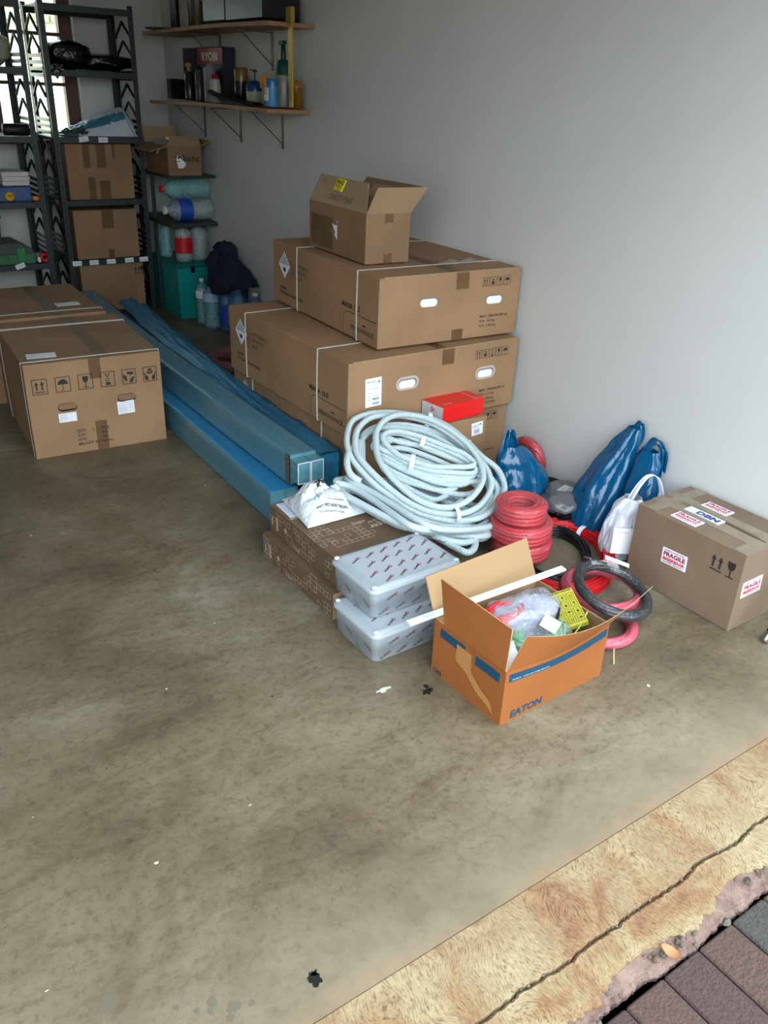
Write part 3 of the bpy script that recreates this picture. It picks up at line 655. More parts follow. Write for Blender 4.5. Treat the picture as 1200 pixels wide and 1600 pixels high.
# ================================================================== BLUE WRAPPED CHANNELS
def wrapped_metal(name, c, c2):
    m, t = newmat(name); t.b.inputs['Roughness'].default_value = .42; t.b.inputs['Metallic'].default_value = .0
    t.base(t.ramp(t.noise(t.coord(scale=(9, .35, 9)), 3, 4, .6), [(.3, lin(c)), (.7, lin(c2))])); t.bump(t.noise(t.coord(scale=(22, .8, 22)), 3, 3, .6), .35, .01); return m
BL1 = wrapped_metal('bright blue film face', (0, 128, 178), (10, 152, 200)); BL2 = wrapped_metal('blue grey wrapped metal', (66, 124, 140), (104, 154, 164)); BL3 = wrapped_metal('deep blue wrapped metal', (20, 92, 128), (50, 130, 160))
BFILM = film('blue film', (90, 176, 214), .16, .35, .3, 9, (3, .35, 3), .16); BFILMD = wrapped_metal('deep blue loose film', (12, 84, 122), (62, 140, 172))
def channel(name, a, b, w, h, z0, z1, label, mats, fm, wr=.003, tail=True, mid=None, inner=False):
    """a,b: (x,y) of the near/far ends, w/h section, z0/z1 underside heights"""
    t = thing('wrapped_channel', label, 'metal channel', (a[0], a[1], z0), 0, 'blue wrapped channels on the floor')
    L = Vector((b[0]-a[0], b[1]-a[1], z1-z0)); n = 40
    bow = (mid or 0)
    def P(s, c):
        q = L*s + Vector((bow*math.sin(PI*s), 0, 0)); return q+Vector((c[0], 0, c[1]))
    mb = MB(); sec = [(0, 0), (0, h), (w, h), (w, 0)]
    for k, mi in ((0, 1), (1, 0), (2, 1), (3, 1)):
        c0, c1 = sec[k], sec[(k+1) % 4]
        mb.grid(lambda s, v: P(s, (c0[0]+(c1[0]-c0[0])*v, c0[1]+(c1[1]-c0[1])*v)), n, 2, mi, False)
    mb.add([P(0, c) for c in sec], [(0, 1, 2, 3)], 1); mb.add([P(1, c) for c in sec], [(3, 2, 1, 0)], 1)
    mb.build('channel_body', mats, t)
    def fw(s, v):
        a_ = v*4; k = int(a_) % 4; f = a_-int(a_); c0, c1 = sec[k], sec[(k+1) % 4]
        c = (c0[0]+(c1[0]-c0[0])*f, c0[1]+(c1[1]-c0[1])*f); cx, cz = c[0]-w/2, c[1]-h/2
        o = .0025+wr*abs(noise.noise(Vector((s*9+z0*10, v*9, a[0]*5))))+wr*.6*abs(noise.noise(Vector((s*40, v*14, a[0]))))
        q = P(s, c); q += Vector((cx/(w/2)*o, 0, cz/(h/2)*o if c[1] > .01 else 0)); return q
    mb = MB(); mb.grid(fw, 90, 24, 0, True, closev=True)
    mb.build('film_wrap', [fm], t)
    # folded film at the near end: a little pulled-back collar
    mb = MB(); mb.grid(lambda s, v: Vector((w/2+(w/2+.006+.006*noise.noise(Vector((v*12, s*3, a[0]*9))))*[math.cos, math.sin][0](2*PI*v)*1.22, -.004-.035*s+.06, h/2+.0+(h/2+.004+.005*noise.noise(Vector((v*11, s*4, 3+a[0]))))*math.sin(2*PI*v)*1.15 if math.sin(2*PI*v) > -.8 else .004)), 5, 40, 0, True, closev=True)
    if inner:
        mb2 = MB()
        for k in range(2): mb2.frame_ = None; x = .004+k*(w*.5); mb2.box(x, -.06, .02, x+w*.48, -.0, h-.012, 0, bev=.002)
        for k in range(2):
            x = .004+k*(w*.5); O = Vector((x, -.0605, .02)); D = P2(); D.frame(0, 0, w*.48, h-.032, .0035, 1); D.put(mb2, O, (1, 0, 0), (0, 0, 1), (0, -1, 0), off=.0005)
        mb2.build('cover_strip', [BL2, M('white plastic edge', (224, 234, 238), .4)], t)
        mb2 = MB(); mb2.box(-.002, .0, .0, .004, .03, h, 0); mb2.build('tape', [TAPE], t)
    return t
channel('c', (1.302, 2.56), (1.385, 5.45), .118, .128, .0, .0, 'lowest blue-wrapped channel, its side facing the open floor', [BL1, BL2], BFILM)
ch = channel('c', (1.518, 2.58), (1.70, 5.25), .100, .225, .0, .0, 'tall blue-wrapped channel against the battery cartons in loose dark film', [BL3, BL3], BFILMD, wr=.014, mid=-.030)
mb = MB()
def lf(u, v):
    y = .55+2.20*u; k = min(1, u*3); q = Vector((-.012+.150*u-.02*math.sin(PI*u)+.135*v*(.6+.4*k), y, .238+.020*math.sin(PI*v)*k+.022*k*noise.noise(Vector((v*7, u*4, 2)))+.012*noise.noise(Vector((v*19, u*9, 5)))))
    if v > .88: q.z -= .05*(v-.88)/.12
    return q
mb.grid(lf, 90, 22); mb.build('loose_film', [BFILMD], ch)
channel('c', (1.392, 2.575), (1.485, 5.66), .116, .120, .136, .136, 'upper blue-wrapped channel lying on the lowest one', [BL2, BL2], BFILM, wr=.004, mid=-.022, inner=True)

# ================================================================== STEEL RACKS
SH = [.02, .385, .775, 1.165, 1.55, 1.905]
def rack(loc, w, d, label, tags=()):
    t = thing('storage_rack', label, 'rack', loc); H_ = 1.93; P = .038
    for x in (0, w-P):
        for y in (0, d-P):
            mb = MB()
            # L-shaped slotted post
            sx = 1 if x == 0 else -1; x0 = x if x == 0 else x+P
            sy = 1 if y == 0 else -1; y0 = y if y == 0 else y+P
            mb.box(min(x0, x0+sx*.034), min(y0, y0+sy*.003), 0, max(x0, x0+sx*.034), max(y0, y0+sy*.003), H_)
            mb.box(min(x0, x0+sx*.003), min(y0+sy*.003, y0+sy*.034), 0, max(x0, x0+sx*.003), max(y0+sy*.003, y0+sy*.034), H_)
            for k in range(38):
                z = .05+k*.05
                mb.box(min(x0+sx*.012, x0+sx*.020), y0-.0004 if sy > 0 else y0-.0026, z, max(x0+sx*.012, x0+sx*.020), y0+.0026 if sy > 0 else y0+.0004, z+.022, 1)
            mb.build('post', [CHAR, BLACK], t)
    for x in (.0, w-.004):
        mb = MB(); random.seed(int(x*10))
        y0, y1 = .045, d-.045
        mb.box(x, y0, .03, x+.003, y0+.018, H_-.02); mb.box(x, y1-.018, .03, x+.003, y1, H_-.02)
        z = .05; k = 0
        while z < H_-.1:
            if k % 6 < 4: mb.box(x-.002, y0, z, x+.005, y1, z+.022, bev=.003); z += .036
            else:
                hh = .11
                for s_ in (1, -1):
                    a = (x, y0+.02 if s_ > 0 else y1-.02, z); b = (x, (y0+y1)/2, z+hh-.02)
                    mb.tube([a, b], .009, 5, 0, sm=1)
                z += hh
            k += 1
        mb.build('side_panel', [CHAR2], t)
    for i, z in enumerate(SH):
        mb = MB(); mb.box(.004, .004, z-.004, w-.004, d-.004, z, 0); mb.box(.003, .001, z-.036, w-.003, .005, z+.002, 1, bev=.001); mb.box(.003, d-.005, z-.036, w-.003, d-.001, z+.002, 1)
        sh = mb.build('shelf', [CHAR, CHAR], t)
        for (si, x, r) in tags:
            if si == i:
                sticker(sh, 'shelf_tag', (x, .001, z-.031), (1, 0, 0), (0, 0, 1), (0, -1, 0), .062, .032, lambda D: D.text('Contents', .008, .012, .010, 1, fit=.044), [WHITE, GREYINK], rot=r)
    return t
rack((1.565, 6.0, 0), .585, .42, 'dark steel rack of six shelves holding three tan cartons', tags=((1, .02, 0), (1, .135, 0), (1, .255, .0), (1, .385, .03), (1, .49, .02), (3, .285, .0), (3, .16, .12)))
rack((.86, 6.0, 0), .60, .42, 'dark steel rack cut off at the left edge of the photo', tags=((1, .36, .3),))
# cartons on the right rack
CT = [('b', 1.165-.385, .325, 'tan carton taped in stripes, on the rack under the plastic bag', 0), ('b', .385, .335, 'tan carton on the middle of the right rack, one centre tape', 1), ('b', .02, .325, 'tan carton with arrow and glass marks at the foot of the right rack', 2)]
def plain_carton(loc, size, rz, label, draw=None, tapes=(), mats=CARD, seed=0, group=None, dl=None, name='carton'):
    w, d, h = size; t = thing(name, label, 'box', loc, rz, group); df = wobble(w, d, h, .0025, seed); mb = MB(); shellbox(mb, w, d, h, 0, .004)
    for f, dr in (draw or {}).items(): D = P2(); dr(D); D.put(mb, *face(w, d, h, f), mmap={0: 1, 1: 2})
    mb.build('carton_body', [mats, INK, CARDIN], t, df)
    for f, (x, y, a, b) in tapes:
        mb = MB(); D = P2()
        n = max(1, int(max(a, b)/.06))
        for k in range(n): D.rect(x+(a*k/n if a > b else 0), y+(b*k/n if b >= a else 0), a/n if a > b else a, b/n if b >= a else b, 0)
        D.put(mb, *face(w, d, h, f), off=.0010); mb.build('tape', [TAPE], t, df)
    return t
zc = [.785, .395, .03]
plain_carton((1.630, 6.02, .778), (.44, .36, .345), 0, 'tan carton taped in stripes on the right rack, just under the crumpled plastic bag', tapes=[('front', (.11, .20, .045, .145)), ('front', (.20, .20, .06, .145)), ('front', (.305, .25, .02, .095)), ('front', (.13, .0, .045, .14)), ('front', (.205, .0, .07, .12))], seed=3, group='tan cartons on the right rack')
plain_carton((1.632, 6.02, .389), (.436, .36, .322), 0, 'tan carton on the middle of the right rack with one tape over its top edge', tapes=[('front', (.19, .20, .08, .122)), ('front', (.215, .0, .04, .06))], seed=4, group='tan cartons on the right rack')
def dmark(D): icon(D, 'up', .372, .235, .07, 0, False); icon(D, 'glass', .405, .235, .07, 0, False)
plain_carton((1.635, 6.02, .024), (.448, .36, .325), 0, 'tan carton with small arrow and glass marks at the foot of the right rack', draw={'front': dmark}, seed=5, group='tan cartons on the right rack')
# black bin bag, crumpled carrier with cables
def lump(mb, c, s, seed=0, amp=.18, fr=2.2, nu=28, nv=18, mat=0, flat=True, p=.75):
    def f(u, v):
        a = 2*PI*u; b = PI*(v-.5); x = math.copysign(abs(math.cos(b)*math.cos(a))**p, math.cos(a)); y = math.copysign(abs(math.cos(b)*math.sin(a))**p, math.sin(a)); z = math.copysign(abs(math.sin(b))**p, math.sin(b))
        k = 1+amp*noise.noise(Vector((x*fr+seed, y*fr, z*fr)))+amp*.45*noise.noise(Vector((x*fr*3+seed, y*fr*3, z*fr*3)))
        q = Vector((x*s[0]*k, y*s[1]*k, z*s[2]*k))
        if flat: q.z = max(q.z, -s[2]*.98)
        return Vector(c)+q
    return mb.grid(f, nu, nv, mat, True, closeu=True)
BINBAG = M('black bin liner', (10, 10, 12), .25, bump=.9, bs=22, spec=.6)
t = thing('bin_bag', 'black plastic bag draped over the upper shelf of the right rack', 'bag', (1.60, 6.15, 1.552))
mb = MB(); lump(mb, (.14, .02, .085), (.15, .17, .083), 3, .12, 2, 34, 20); lump(mb, (.38, .02, .055), (.18, .17, .048), 5, .16, 2, 34, 18)
mb.build('bag_body', [BINBAG], t)
mb = MB(); mb.grid(lambda u, v: Vector((.00+.07*u+.01*math.sin(v*6), -.155-.006*noise.noise(Vector((u*5, v*6, 0))), .03-.09*v*(1-.6*abs(2*u-1)))), 10, 10); mb.build('bag_corner', [BINBAG], t)
CARRIER = M('crumpled white plastic', (196, 204, 212), .3, bump=.8, bs=26); CARRIERB = M('teal printed plastic', (70, 130, 150), .3, bump=.8, bs=26)
t = thing('plastic_bag', 'crumpled white and teal carrier bag on the right rack at window-sill height', 'bag', (1.62, 6.06, 1.167))
def pg(u, v):
    x = .03+.47*u; hgt = (.02+.155*min(1, u*1.15))*(1-.25*max(0, u-.9)*10)
    y = .24*v; z = hgt*math.sin(PI*(.08+.84*v))**.6+.010*noise.noise(Vector((u*9, v*7, 1)))+.006*noise.noise(Vector((u*25, v*20, 1)))
    return Vector((x, y, max(.001, z if .02 < v < .98 else .001)))
mb = MB(); mb.grid(pg, 46, 26); k = len(mb.f)
for i, f in enumerate(mb.f):
    c = sum((Vector(mb.v[a]) for a in f), Vector())/4
    if abs((c.z-.02)-(c.x*.30-.02)) < .022 and c.y < .13: mb.m[i] = 1
mb.build('bag_body', [CARRIER, CARRIERB], t)
mb = MB(); mb.tube([(.44, .02, .16), (.46, -.01, .10), (.48, -.03, .05), (.50, -.035, .002)], .005, 6); mb.build('handle', [CARRIER], t)
CABG = M('grey cable', (60, 60, 64), .4)
def cable_heap(name, label, loc, n, rx, ry, seed, mat, r=.004, cat='cable'):
    random.seed(seed); mb = MB(); P = []
    for k in range(n*9):
        a = k*2*PI/9; P.append((rx*math.cos(a)*random.uniform(.55, 1), ry*math.sin(a)*random.uniform(.55, 1), r+random.uniform(0, .035)+k*.0006))
    mb.tube(P, r, 6, 0, sm=3); o = mb.build(name, [mat]); o.location = loc; return tag(o, label, cat)
cable_heap('cable_bundle', 'loose grey cable coiled in front of the white and teal bag', (1.71, 6.03, 1.167), 4, .09, .024, 4, CABG)
cable_heap('cable_bundle', 'tangled cable at the left on the left rack, beside the black roll', (1.13, 6.16, 1.167), 6, .09, .06, 5, BLKC, .005)
mb = MB(); mb.lathe([(0, 0), (.03, .002), (.036, .01), (.036, .15), (.03, .158), (0, .16)], 18, T=lambda p: Vector((p.z, p.x, p.y+.0365))); o = mb.build('black_roll', [BLACKM]); o.location = (1.27, 6.04, 1.1665); tag(o, 'short black foam roll lying on the left rack at window-sill height', 'roll')
# left rack: grey draped plastic, stack of white panels, blue case, green case, grey tub
t = thing('wrapped_bundle', 'pale crinkled plastic bundle on the upper shelf of the left rack', 'bundle', (1.23, 6.16, 1.552)); mb = MB(); lump(mb, (0, 0, .10), (.17, .13, .10), 9, .16, 2.5); mb.build('bundle_body', [M('pale crinkled plastic', (190, 186, 170), .35, bump=.9, bs=24)], t)
for k in range(3):
    mb = MB(); mb.box(0, 0, 0, .165, .26, .026, bev=.003); mb.box(-.002, -.003, .019, .167, .002, .027); o = mb.build('flat_panel', [M('white panel', (206, 204, 196), .5)]); o.location = (1.218+.004*(k % 2), 6.02, .777+.098+k*.0275); tag(o, ['lowest', 'middle', 'topmost'][k]+' of three thin white panels lying on the blue case', 'panel', 'white panels on the blue case')
BLUEC = M('blue tool case', (50, 84, 140), .35, bump=.3, bs=120); YEL = M('yellow plastic', (226, 180, 40), .35)
t = thing('blue_case', 'blue ribbed tool case with a yellow round knob on the left rack', 'case', (1.16, 6.015, .7765))
mb = MB(); mb.box(0, 0, 0, .225, .28, .095, bev=.008)
for k in range(12): mb.box(.012+k*.0175, -.003, .070, .022+k*.0175, .001, .088, bev=.001); mb.box(.012+k*.0175, -.003, .008, .022+k*.0175, .001, .022, bev=.001)
mb.box(.005, -.004, .046, .22, .001, .052); mb.build('case_body', [BLUEC], t)
mb = MB(); mb.lathe([(0, 0), (.026, 0), (.030, .006), (.026, .018), (0, .02)], 18, T=lambda p: Vector((.085+p.x, -.002-p.z, .037+p.y))); D = P2(); D.line((-.013, .012), (.002, 0), .005, 1); D.line((.002, 0), (.013, .008), .005, 1); D.put(mb, (.085, -.0225, .037), (1, 0, 0), (0, 0, 1), (0, -1, 0)); mb.build('knob', [YEL, BLACK], t)
mb = MB(); lump(mb, (0, 0, .016), (.022, .018, .016), 2, .1); o = mb.build('orange_plug', [M('orange plastic', (230, 130, 50), .4)]); o.location = (1.412, 6.04, .777); tag(o, 'small orange plug just right of the blue case', 'plug')
GREENK = M('green tool case', (52, 110, 72), .45); DG = M('dark grey lid', (62, 66, 64), .5)
t = thing('green_case', 'green power tool case with a dark sloping lid on the left rack', 'case', (1.05, 6.015, .387))
mb = MB(); mb.box(0, 0, 0, .305, .30, .068, 0, bev=.006); mb.build('case_body', [GREENK], t)
mb = MB(); mb.add([(0, .0, .068), (.305, .0, .068), (.30, .30, .068), (0, .30, .068), (0, .0, .135), (.215, .0, .135), (.215, .28, .135), (0, .28, .135), (.29, 0, .092), (.29, .28, .092)], [(0, 1, 8, 5, 4), (1, 2, 9, 8), (8, 9, 6, 5), (4, 5, 6, 7), (3, 7, 6, 9, 2), (0, 4, 7, 3)]); mb.build('lid', [DG], t)
mb = MB(); mb.box(.185, -.008, .015, .245, .002, .110, bev=.006); mb.build('latch', [M('green latch', (44, 130, 74), .4)], t)
mb = MB()
for k in range(3): mb.box(.02+k*.055, -.004, .012, .06+k*.055, .001, .055, bev=.002)
mb.build('ribs', [GREENK], t)
t = thing('tape_roll', 'red and white tape roll beside the green case', 'tape', (1.415, 6.03, .387)); TT = lambda p: Vector((p.z, p.x*.9+0, p.y+.031))
mb = MB(); mb.lathe([(.012, 0), (.031, 0), (.031, .025), (.012, .025), (.012, 0)], 20, T=lambda p: Vector((p.x-.0, -p.z+.02, p.y+.0315))); mb.build('tape_winding', [REDC], t)
mb = MB(); mb.box(-.045, .0, .004, -.028, .03, .036, bev=.002); mb.build('tape_end', [WHITE], t)
mb = MB(); mb.box(-.07, .03, 0, .0, .09, .052, bev=.004); o = mb.build('small_mesh_box', [M('grey mesh', (120, 124, 122), .6, var=.4, vs=200)]); o.location = (1.425, 6.06, .387); tag(o, 'small grey mesh box behind the red tape roll', 'box')
t = thing('grey_tub', 'grey tub with a dark lid at the left edge, standing on the green case', 'tub', (1.10, 6.12, .5225)); mb = MB(); mb.lathe([(0, 0), (.075, 0), (.085, .145), (.078, .145), (.07, .01), (0, .01)], 24); mb.build('tub_body', [M('grey plastic tub', (120, 124, 122), .5)], t); mb = MB(); mb.lathe([(0, .146), (.092, .146), (.094, .156), (.06, .170), (0, .172)], 24); mb.build('lid', [DG], t)

# ================================================================== WALL SHELVES OVER THE CORNER
def wall_shelf(z, y0, y1, depth, label, br):
    t = thing('wall_shelf', label, 'shelf', (XW, y0, z), 0, 'wooden shelves on the right wall')
    mb = MB()
    def f(u, v): return Vector((-depth*(1-.0*v)*u, (y1-y0)*v, .006*math.sin(PI*v*1.3)))
    for zz, fl in ((0, 0), (-.02, 1)): mb.grid(lambda u, v: f(u, v)+Vector((0, 0, zz)), 2, 16, 0, False)
    for u0 in (0, 1): mb.grid(lambda u, v: f(u0, v)+Vector((0, 0, -.02*u)), 2, 16, 0, False)
    for v0 in (0, 1): mb.grid(lambda u, v: f(u, v0)+Vector((0, 0, -.02*v)), 2, 2, 0, False)
    mb.build('shelf_board', [WOOD], t)
    for y in br:
        mb = MB(); yy = y-y0
        mb.box(-.004, yy-.012, -.215, -.0005, yy+.012, -.0215); mb.box(-.21, yy-.012, -.0275, -.0005, yy+.012, -.0225)
        a = Vector((-.195, yy, -.026)); b = Vector((-.003, yy, -.19))
        mb.grid(lambda u, v: a+(b-a)*v+Vector((0, -.009+.018*u, -.004*math.sin(PI*u))), 5, 6, 0, True)
        mb.build('bracket', [M('grey shelf bracket', (112, 110, 104), .45, .4)], t)
    return t
wall_shelf(1.402, 4.36, 6.08, .27, 'lower wooden wall shelf crowded with bottles and cans', (4.69, 5.24, 5.79))
wall_shelf(1.805, 4.33, 6.12, .27, 'upper wooden wall shelf just under the top edge of the photo', (4.80, 5.50))
ZL, ZU = 1.4105, 1.8135
def sbox(name, label, cat, loc, size, mats, rz=0, draw=None, bev=.003, group=None, part='box_body'):
    w, d, h = size; t = thing(name, label, cat, loc, rz, group); mb = MB(); mb.box(0, 0, 0, w, d, h, 0, bev=bev)
    for f, dr in (draw or {}).items(): D = P2(); dr(D); D.put(mb, *face(w, d, h, f), off=.0006)
    mb.build(part, mats, t); return t
def ryo(D): D.rect(.0, .21, .39, .085, 1); D.text('RYOBI', .08, .228, .065, 2, bold=.03, fit=.24, z=1); D.rect(.03, .19, .14, .006, 3); D.rect(.25, .19, .10, .004, 3); D.text('power tool', .05, .13, .03, 3)
sbox('tool_carton', 'dark tool carton with a red band and white brand lettering on the lower wall shelf', 'box', (2.425, 5.27, ZL), (.085, .39, .302), [M('dark navy carton', (22, 26, 40), .45), M('dark red band', (150, 22, 28), .4), M('silver lettering', (214, 206, 196), .4), M('blue grey print', (90, 100, 120), .5)], 0, {'left': ryo})
sbox('dark_case', 'black slim case behind the gas canister on the lower wall shelf', 'case', (2.41, 5.675, ZL), (.10, .175, .30), [M('very dark case', (20, 22, 30), .4)], 0)
sbox('black_holder', 'small black pocket holder at the far end of the lower wall shelf', 'holder', (2.36, 5.96, ZL), (.10, .07, .12), [BLACK], 0)
def can(name, label, cat, loc, prof, mats, pm=None, tilt=0, extra=None, n=18):
    t = thing(name, label, cat, loc); zs = 0
    for pn, pf, m in zip(pm, prof, mats):
        mb = MB(); mb.lathe(pf, n); mb.build(pn, [m], t)
    if extra: extra(t)
    return t
DBROWN = M('dark amber', (48, 34, 16), .15); GOLD = M('dull gold', (150, 116, 60), .35); AMBER = M('amber plastic', (220, 140, 40), .35)
can('lamp_canister', 'slim canister with a gold nozzle, leftmost on the lower wall shelf', 'canister', (2.355, 5.63, ZL), [[(0, 0), (.03, 0), (.031, .01), (.031, .15), (.02, .165)], [(.02, .165), (.011, .17), (.011, .185), (.022, .195), (.02, .21), (0, .215)]], [M('dark glossy tin', (34, 36, 38), .2), GOLD], ['can_body', 'nozzle'])
can('sealant_tube', 'grey sealant cartridge standing in front of the red-banded carton', 'tube', (2.37, 5.345, ZL), [[(0, 0), (.037, 0), (.038, .004), (.038, .185), (.034, .19)], [(.034, .19), (.02, .192), (.018, .205), (0, .206)]], [M('grey sleeve', (128, 124, 118), .35), M('clear cap', (150, 150, 146), .3)], ['tube_body', 'cap'])
can('dark_spray_can', 'black and silver patterned spray can left of the grey cartridge', 'can', (2.35, 5.46, ZL), [[(0, 0), (.026, 0), (.027, .005), (.027, .16), (.018, .17)], [(.018, .17), (.018, .19), (0, .193)]], [M('mottled black silver', (60, 60, 60), .3, var=.9, vs=60), BLACK], ['can_body', 'cap'])
can('squeeze_bottle', 'white squeeze bottle with a red cap on the lower wall shelf', 'bottle', (2.335, 5.19, ZL), [[(0, 0), (.033, 0), (.035, .005), (.033, .09), (.026, .125)], [(.026, .125), (.024, .128), (.020, .15), (0, .152)]], [M('off white bottle', (168, 160, 152), .4), M('red cap', (150, 20, 24), .4)], ['bottle_body', 'cap'])
can('tinted_jar', 'tall dark jar with an amber top in the middle of the lower wall shelf', 'jar', (2.38, 4.93, ZL), [[(0, 0), (.038, 0), (.040, .006), (.040, .12)], [(.040, .12), (.040, .175), (.034, .19), (0, .19)]], [M('black jar', (16, 15, 14), .2), M('amber neck', (110, 84, 34), .25)], ['jar_body', 'jar_neck'])
def pump(t):
    mb = MB(); mb.tube([(0, 0, .125), (0, 0, .17)], .004, 6, sm=1); mb.tube([(-.0, .05, .178), (0, -.02, .172)], .004, 6, sm=1); mb.lathe([(.0, .165), (.014, .168), (.012, .178), (0, .18)], 10); mb.build('pump', [BLACK], t)
can('soap_bottle', 'blue-collared bottle with a black pump on the lower wall shelf', 'bottle', (2.37, 4.735, ZL), [[(0, 0), (.048, 0), (.05, .005), (.05, .07)], [(.05, .07), (.05, .105), (.03, .12), (.012, .126), (0, .126)]], [M('milky bottle', (150, 156, 136), .3), M('blue collar', (24, 62, 104), .3)], ['bottle_body', 'collar'], extra=pump)
can('glue_bottle', 'small clear bottle with a big orange cap on the lower wall shelf', 'bottle', (2.36, 4.585, ZL), [[(0, 0), (.028, 0), (.026, .07), (.018, .085)], [(.018, .085), (.030, .09), (.030, .125), (.022, .148), (0, .15)]], [M('pale bottle', (150, 160, 140), .25), AMBER], ['bottle_body', 'cap'])
def trig(t):
    mb = MB(); mb.tube([(0, 0, .20), (0, 0, .27), (0, .004, .30)], lambda s: .017-.008*s, 8); mb.box(-.012, -.02, .298, .012, .035, .318, bev=.004); mb.build('trigger_head', [BLACK], t)
can('spray_bottle', 'tall spray bottle with a dark green shoulder on the lower wall shelf', 'bottle', (2.41, 4.47, ZL), [[(0, 0), (.05, 0), (.052, .006), (.052, .13), (.045, .155)], [(.045, .155), (.038, .19), (.030, .225), (.016, .23), (0, .23)]], [M('frosted bottle', (128, 124, 112), .3), M('dark green shoulder', (8, 62, 52), .35)], ['bottle_body', 'shoulder'], extra=trig)
def gl(t):
    mb = MB(); D = P2(); D.rect(-.022, .03, .05, .062, 0); D.disc(-.006, .072, .016, 1, 1); D.text('G', -.012, .064, .022, 0, z=2, bold=.03); D.text('glue', -.014, .04, .016, 2, z=1); D.put(mb, (-.034, 0, 0), (0, -1, 0), (0, 0, 1), (-1, 0, 0), off=.001); mb.build('can_label', [WHITE, M('red disc', (190, 20, 50), .4), GREYINK], t)
can('blue_can', 'blue adhesive can with a white label and red disc on the lower wall shelf', 'can', (2.32, 4.435, ZL), [[(0, 0), (.032, 0), (.033, .004), (.033, .10)], [(.033, .10), (.033, .128), (.03, .135), (0, .136)]], [M('light blue tin', (60, 130, 176), .35), M('blue lid', (40, 100, 150), .3)], ['can_body', 'lid'], extra=gl)
can('amber_bottle', 'amber bottle at the near end of the lower wall shelf', 'bottle', (2.43, 4.37, ZL), [[(0, 0), (.036, 0), (.037, .1)], [(.037, .1), (.035, .13), (0, .132)]], [M('amber oil', (120, 84, 20), .2), M('amber lid', (140, 100, 40), .3)], ['bottle_body', 'cap'])
mb = MB(); mb.grid(lambda u, v: Vector((-.075+.075*v+.008*noise.noise(Vector((u*5, v*3, 0))), (.30-.62*u), .002+(.05*(1-u)**2+.018)*math.sin(PI*v)**.7+.006*noise.noise(Vector((u*16, v*8, 0))))), 36, 12)
o = mb.build('black_pouch', [M('black nylon', (12, 12, 14), .4, bump=.4, bs=60)]); o.location = (2.325, 4.86, ZL); tag(o, 'flattened black pouch lying along the front of the lower wall shelf', 'pouch')
t = thing('spirit_level', 'yellow rule standing at the near end of the wall shelves', 'rule', (2.36, 4.30, 0)); mb = MB(); mb.box(-.004, -.022, 1.415, .004, .018, 1.86, 0); D = P2(); 
for k in range(30): D.rect(.002, k*.0145, .008 if k % 5 else .014, .001, 0)
D.put(mb, (-.004, .018, 1.42), (0, -1, 0), (0, 0, 1), (-1, 0, 0), off=.0005, mmap={0: 1}); mb.build('blade', [M('brass yellow', (190, 156, 70), .3, .3), INK], t); t.location.z = 0
mb = MB(); mb.box(-.012, -.03, 1.80, .012, .028, 1.872, bev=.004); mb.build('head', [M('mustard yellow', (150, 122, 36), .5)], t)
# upper shelf goods, cut by the top edge
sbox('pink_carton', 'dull pink carton standing on the upper wall shelf', 'box', (2.33, 5.53, ZU), (.12, .14, .28), [M('dull pink', (122, 82, 86), .5)], 0)
sbox('black_bag_case', 'black case left of the pink carton on the upper wall shelf', 'case', (2.33, 5.72, ZU), (.14, .10, .26), [BLACK], 0)
can('clear_jar', 'clear jar with a white tube in it on the upper wall shelf', 'jar', (2.34, 5.40, ZU), [[(0, 0), (.055, 0), (.056, .2)], [(.018, .005), (.018, .17), (0, .17)]], [clear('jar plastic', (190, 186, 170), .15), M('white tube', (200, 196, 186), .4)], ['jar_body', 'tube'])
sbox('grey_container', 'dark grey container in the middle of the upper wall shelf', 'container', (2.30, 4.93, ZU), (.18, .33, .24), [M('dark grey plastic', (44, 46, 46), .35)], 0, bev=.02)
sbox('black_crate', 'large black box at the near end of the upper wall shelf', 'box', (2.27, 4.42, ZU), (.22, .46, .28), [BLACK], 0, bev=.012)
mb = MB(); mb.lathe([(.10, 0), (.13, .002), (.135, .012), (.10, .014), (0, .012)], 26); o = mb.build('round_lid', [M('grey round lid', (96, 94, 88), .3, .5)]); o.location = (2.355, 5.965, ZU-.004); tag(o, 'round grey lid at the far end of the upper wall shelf', 'lid')

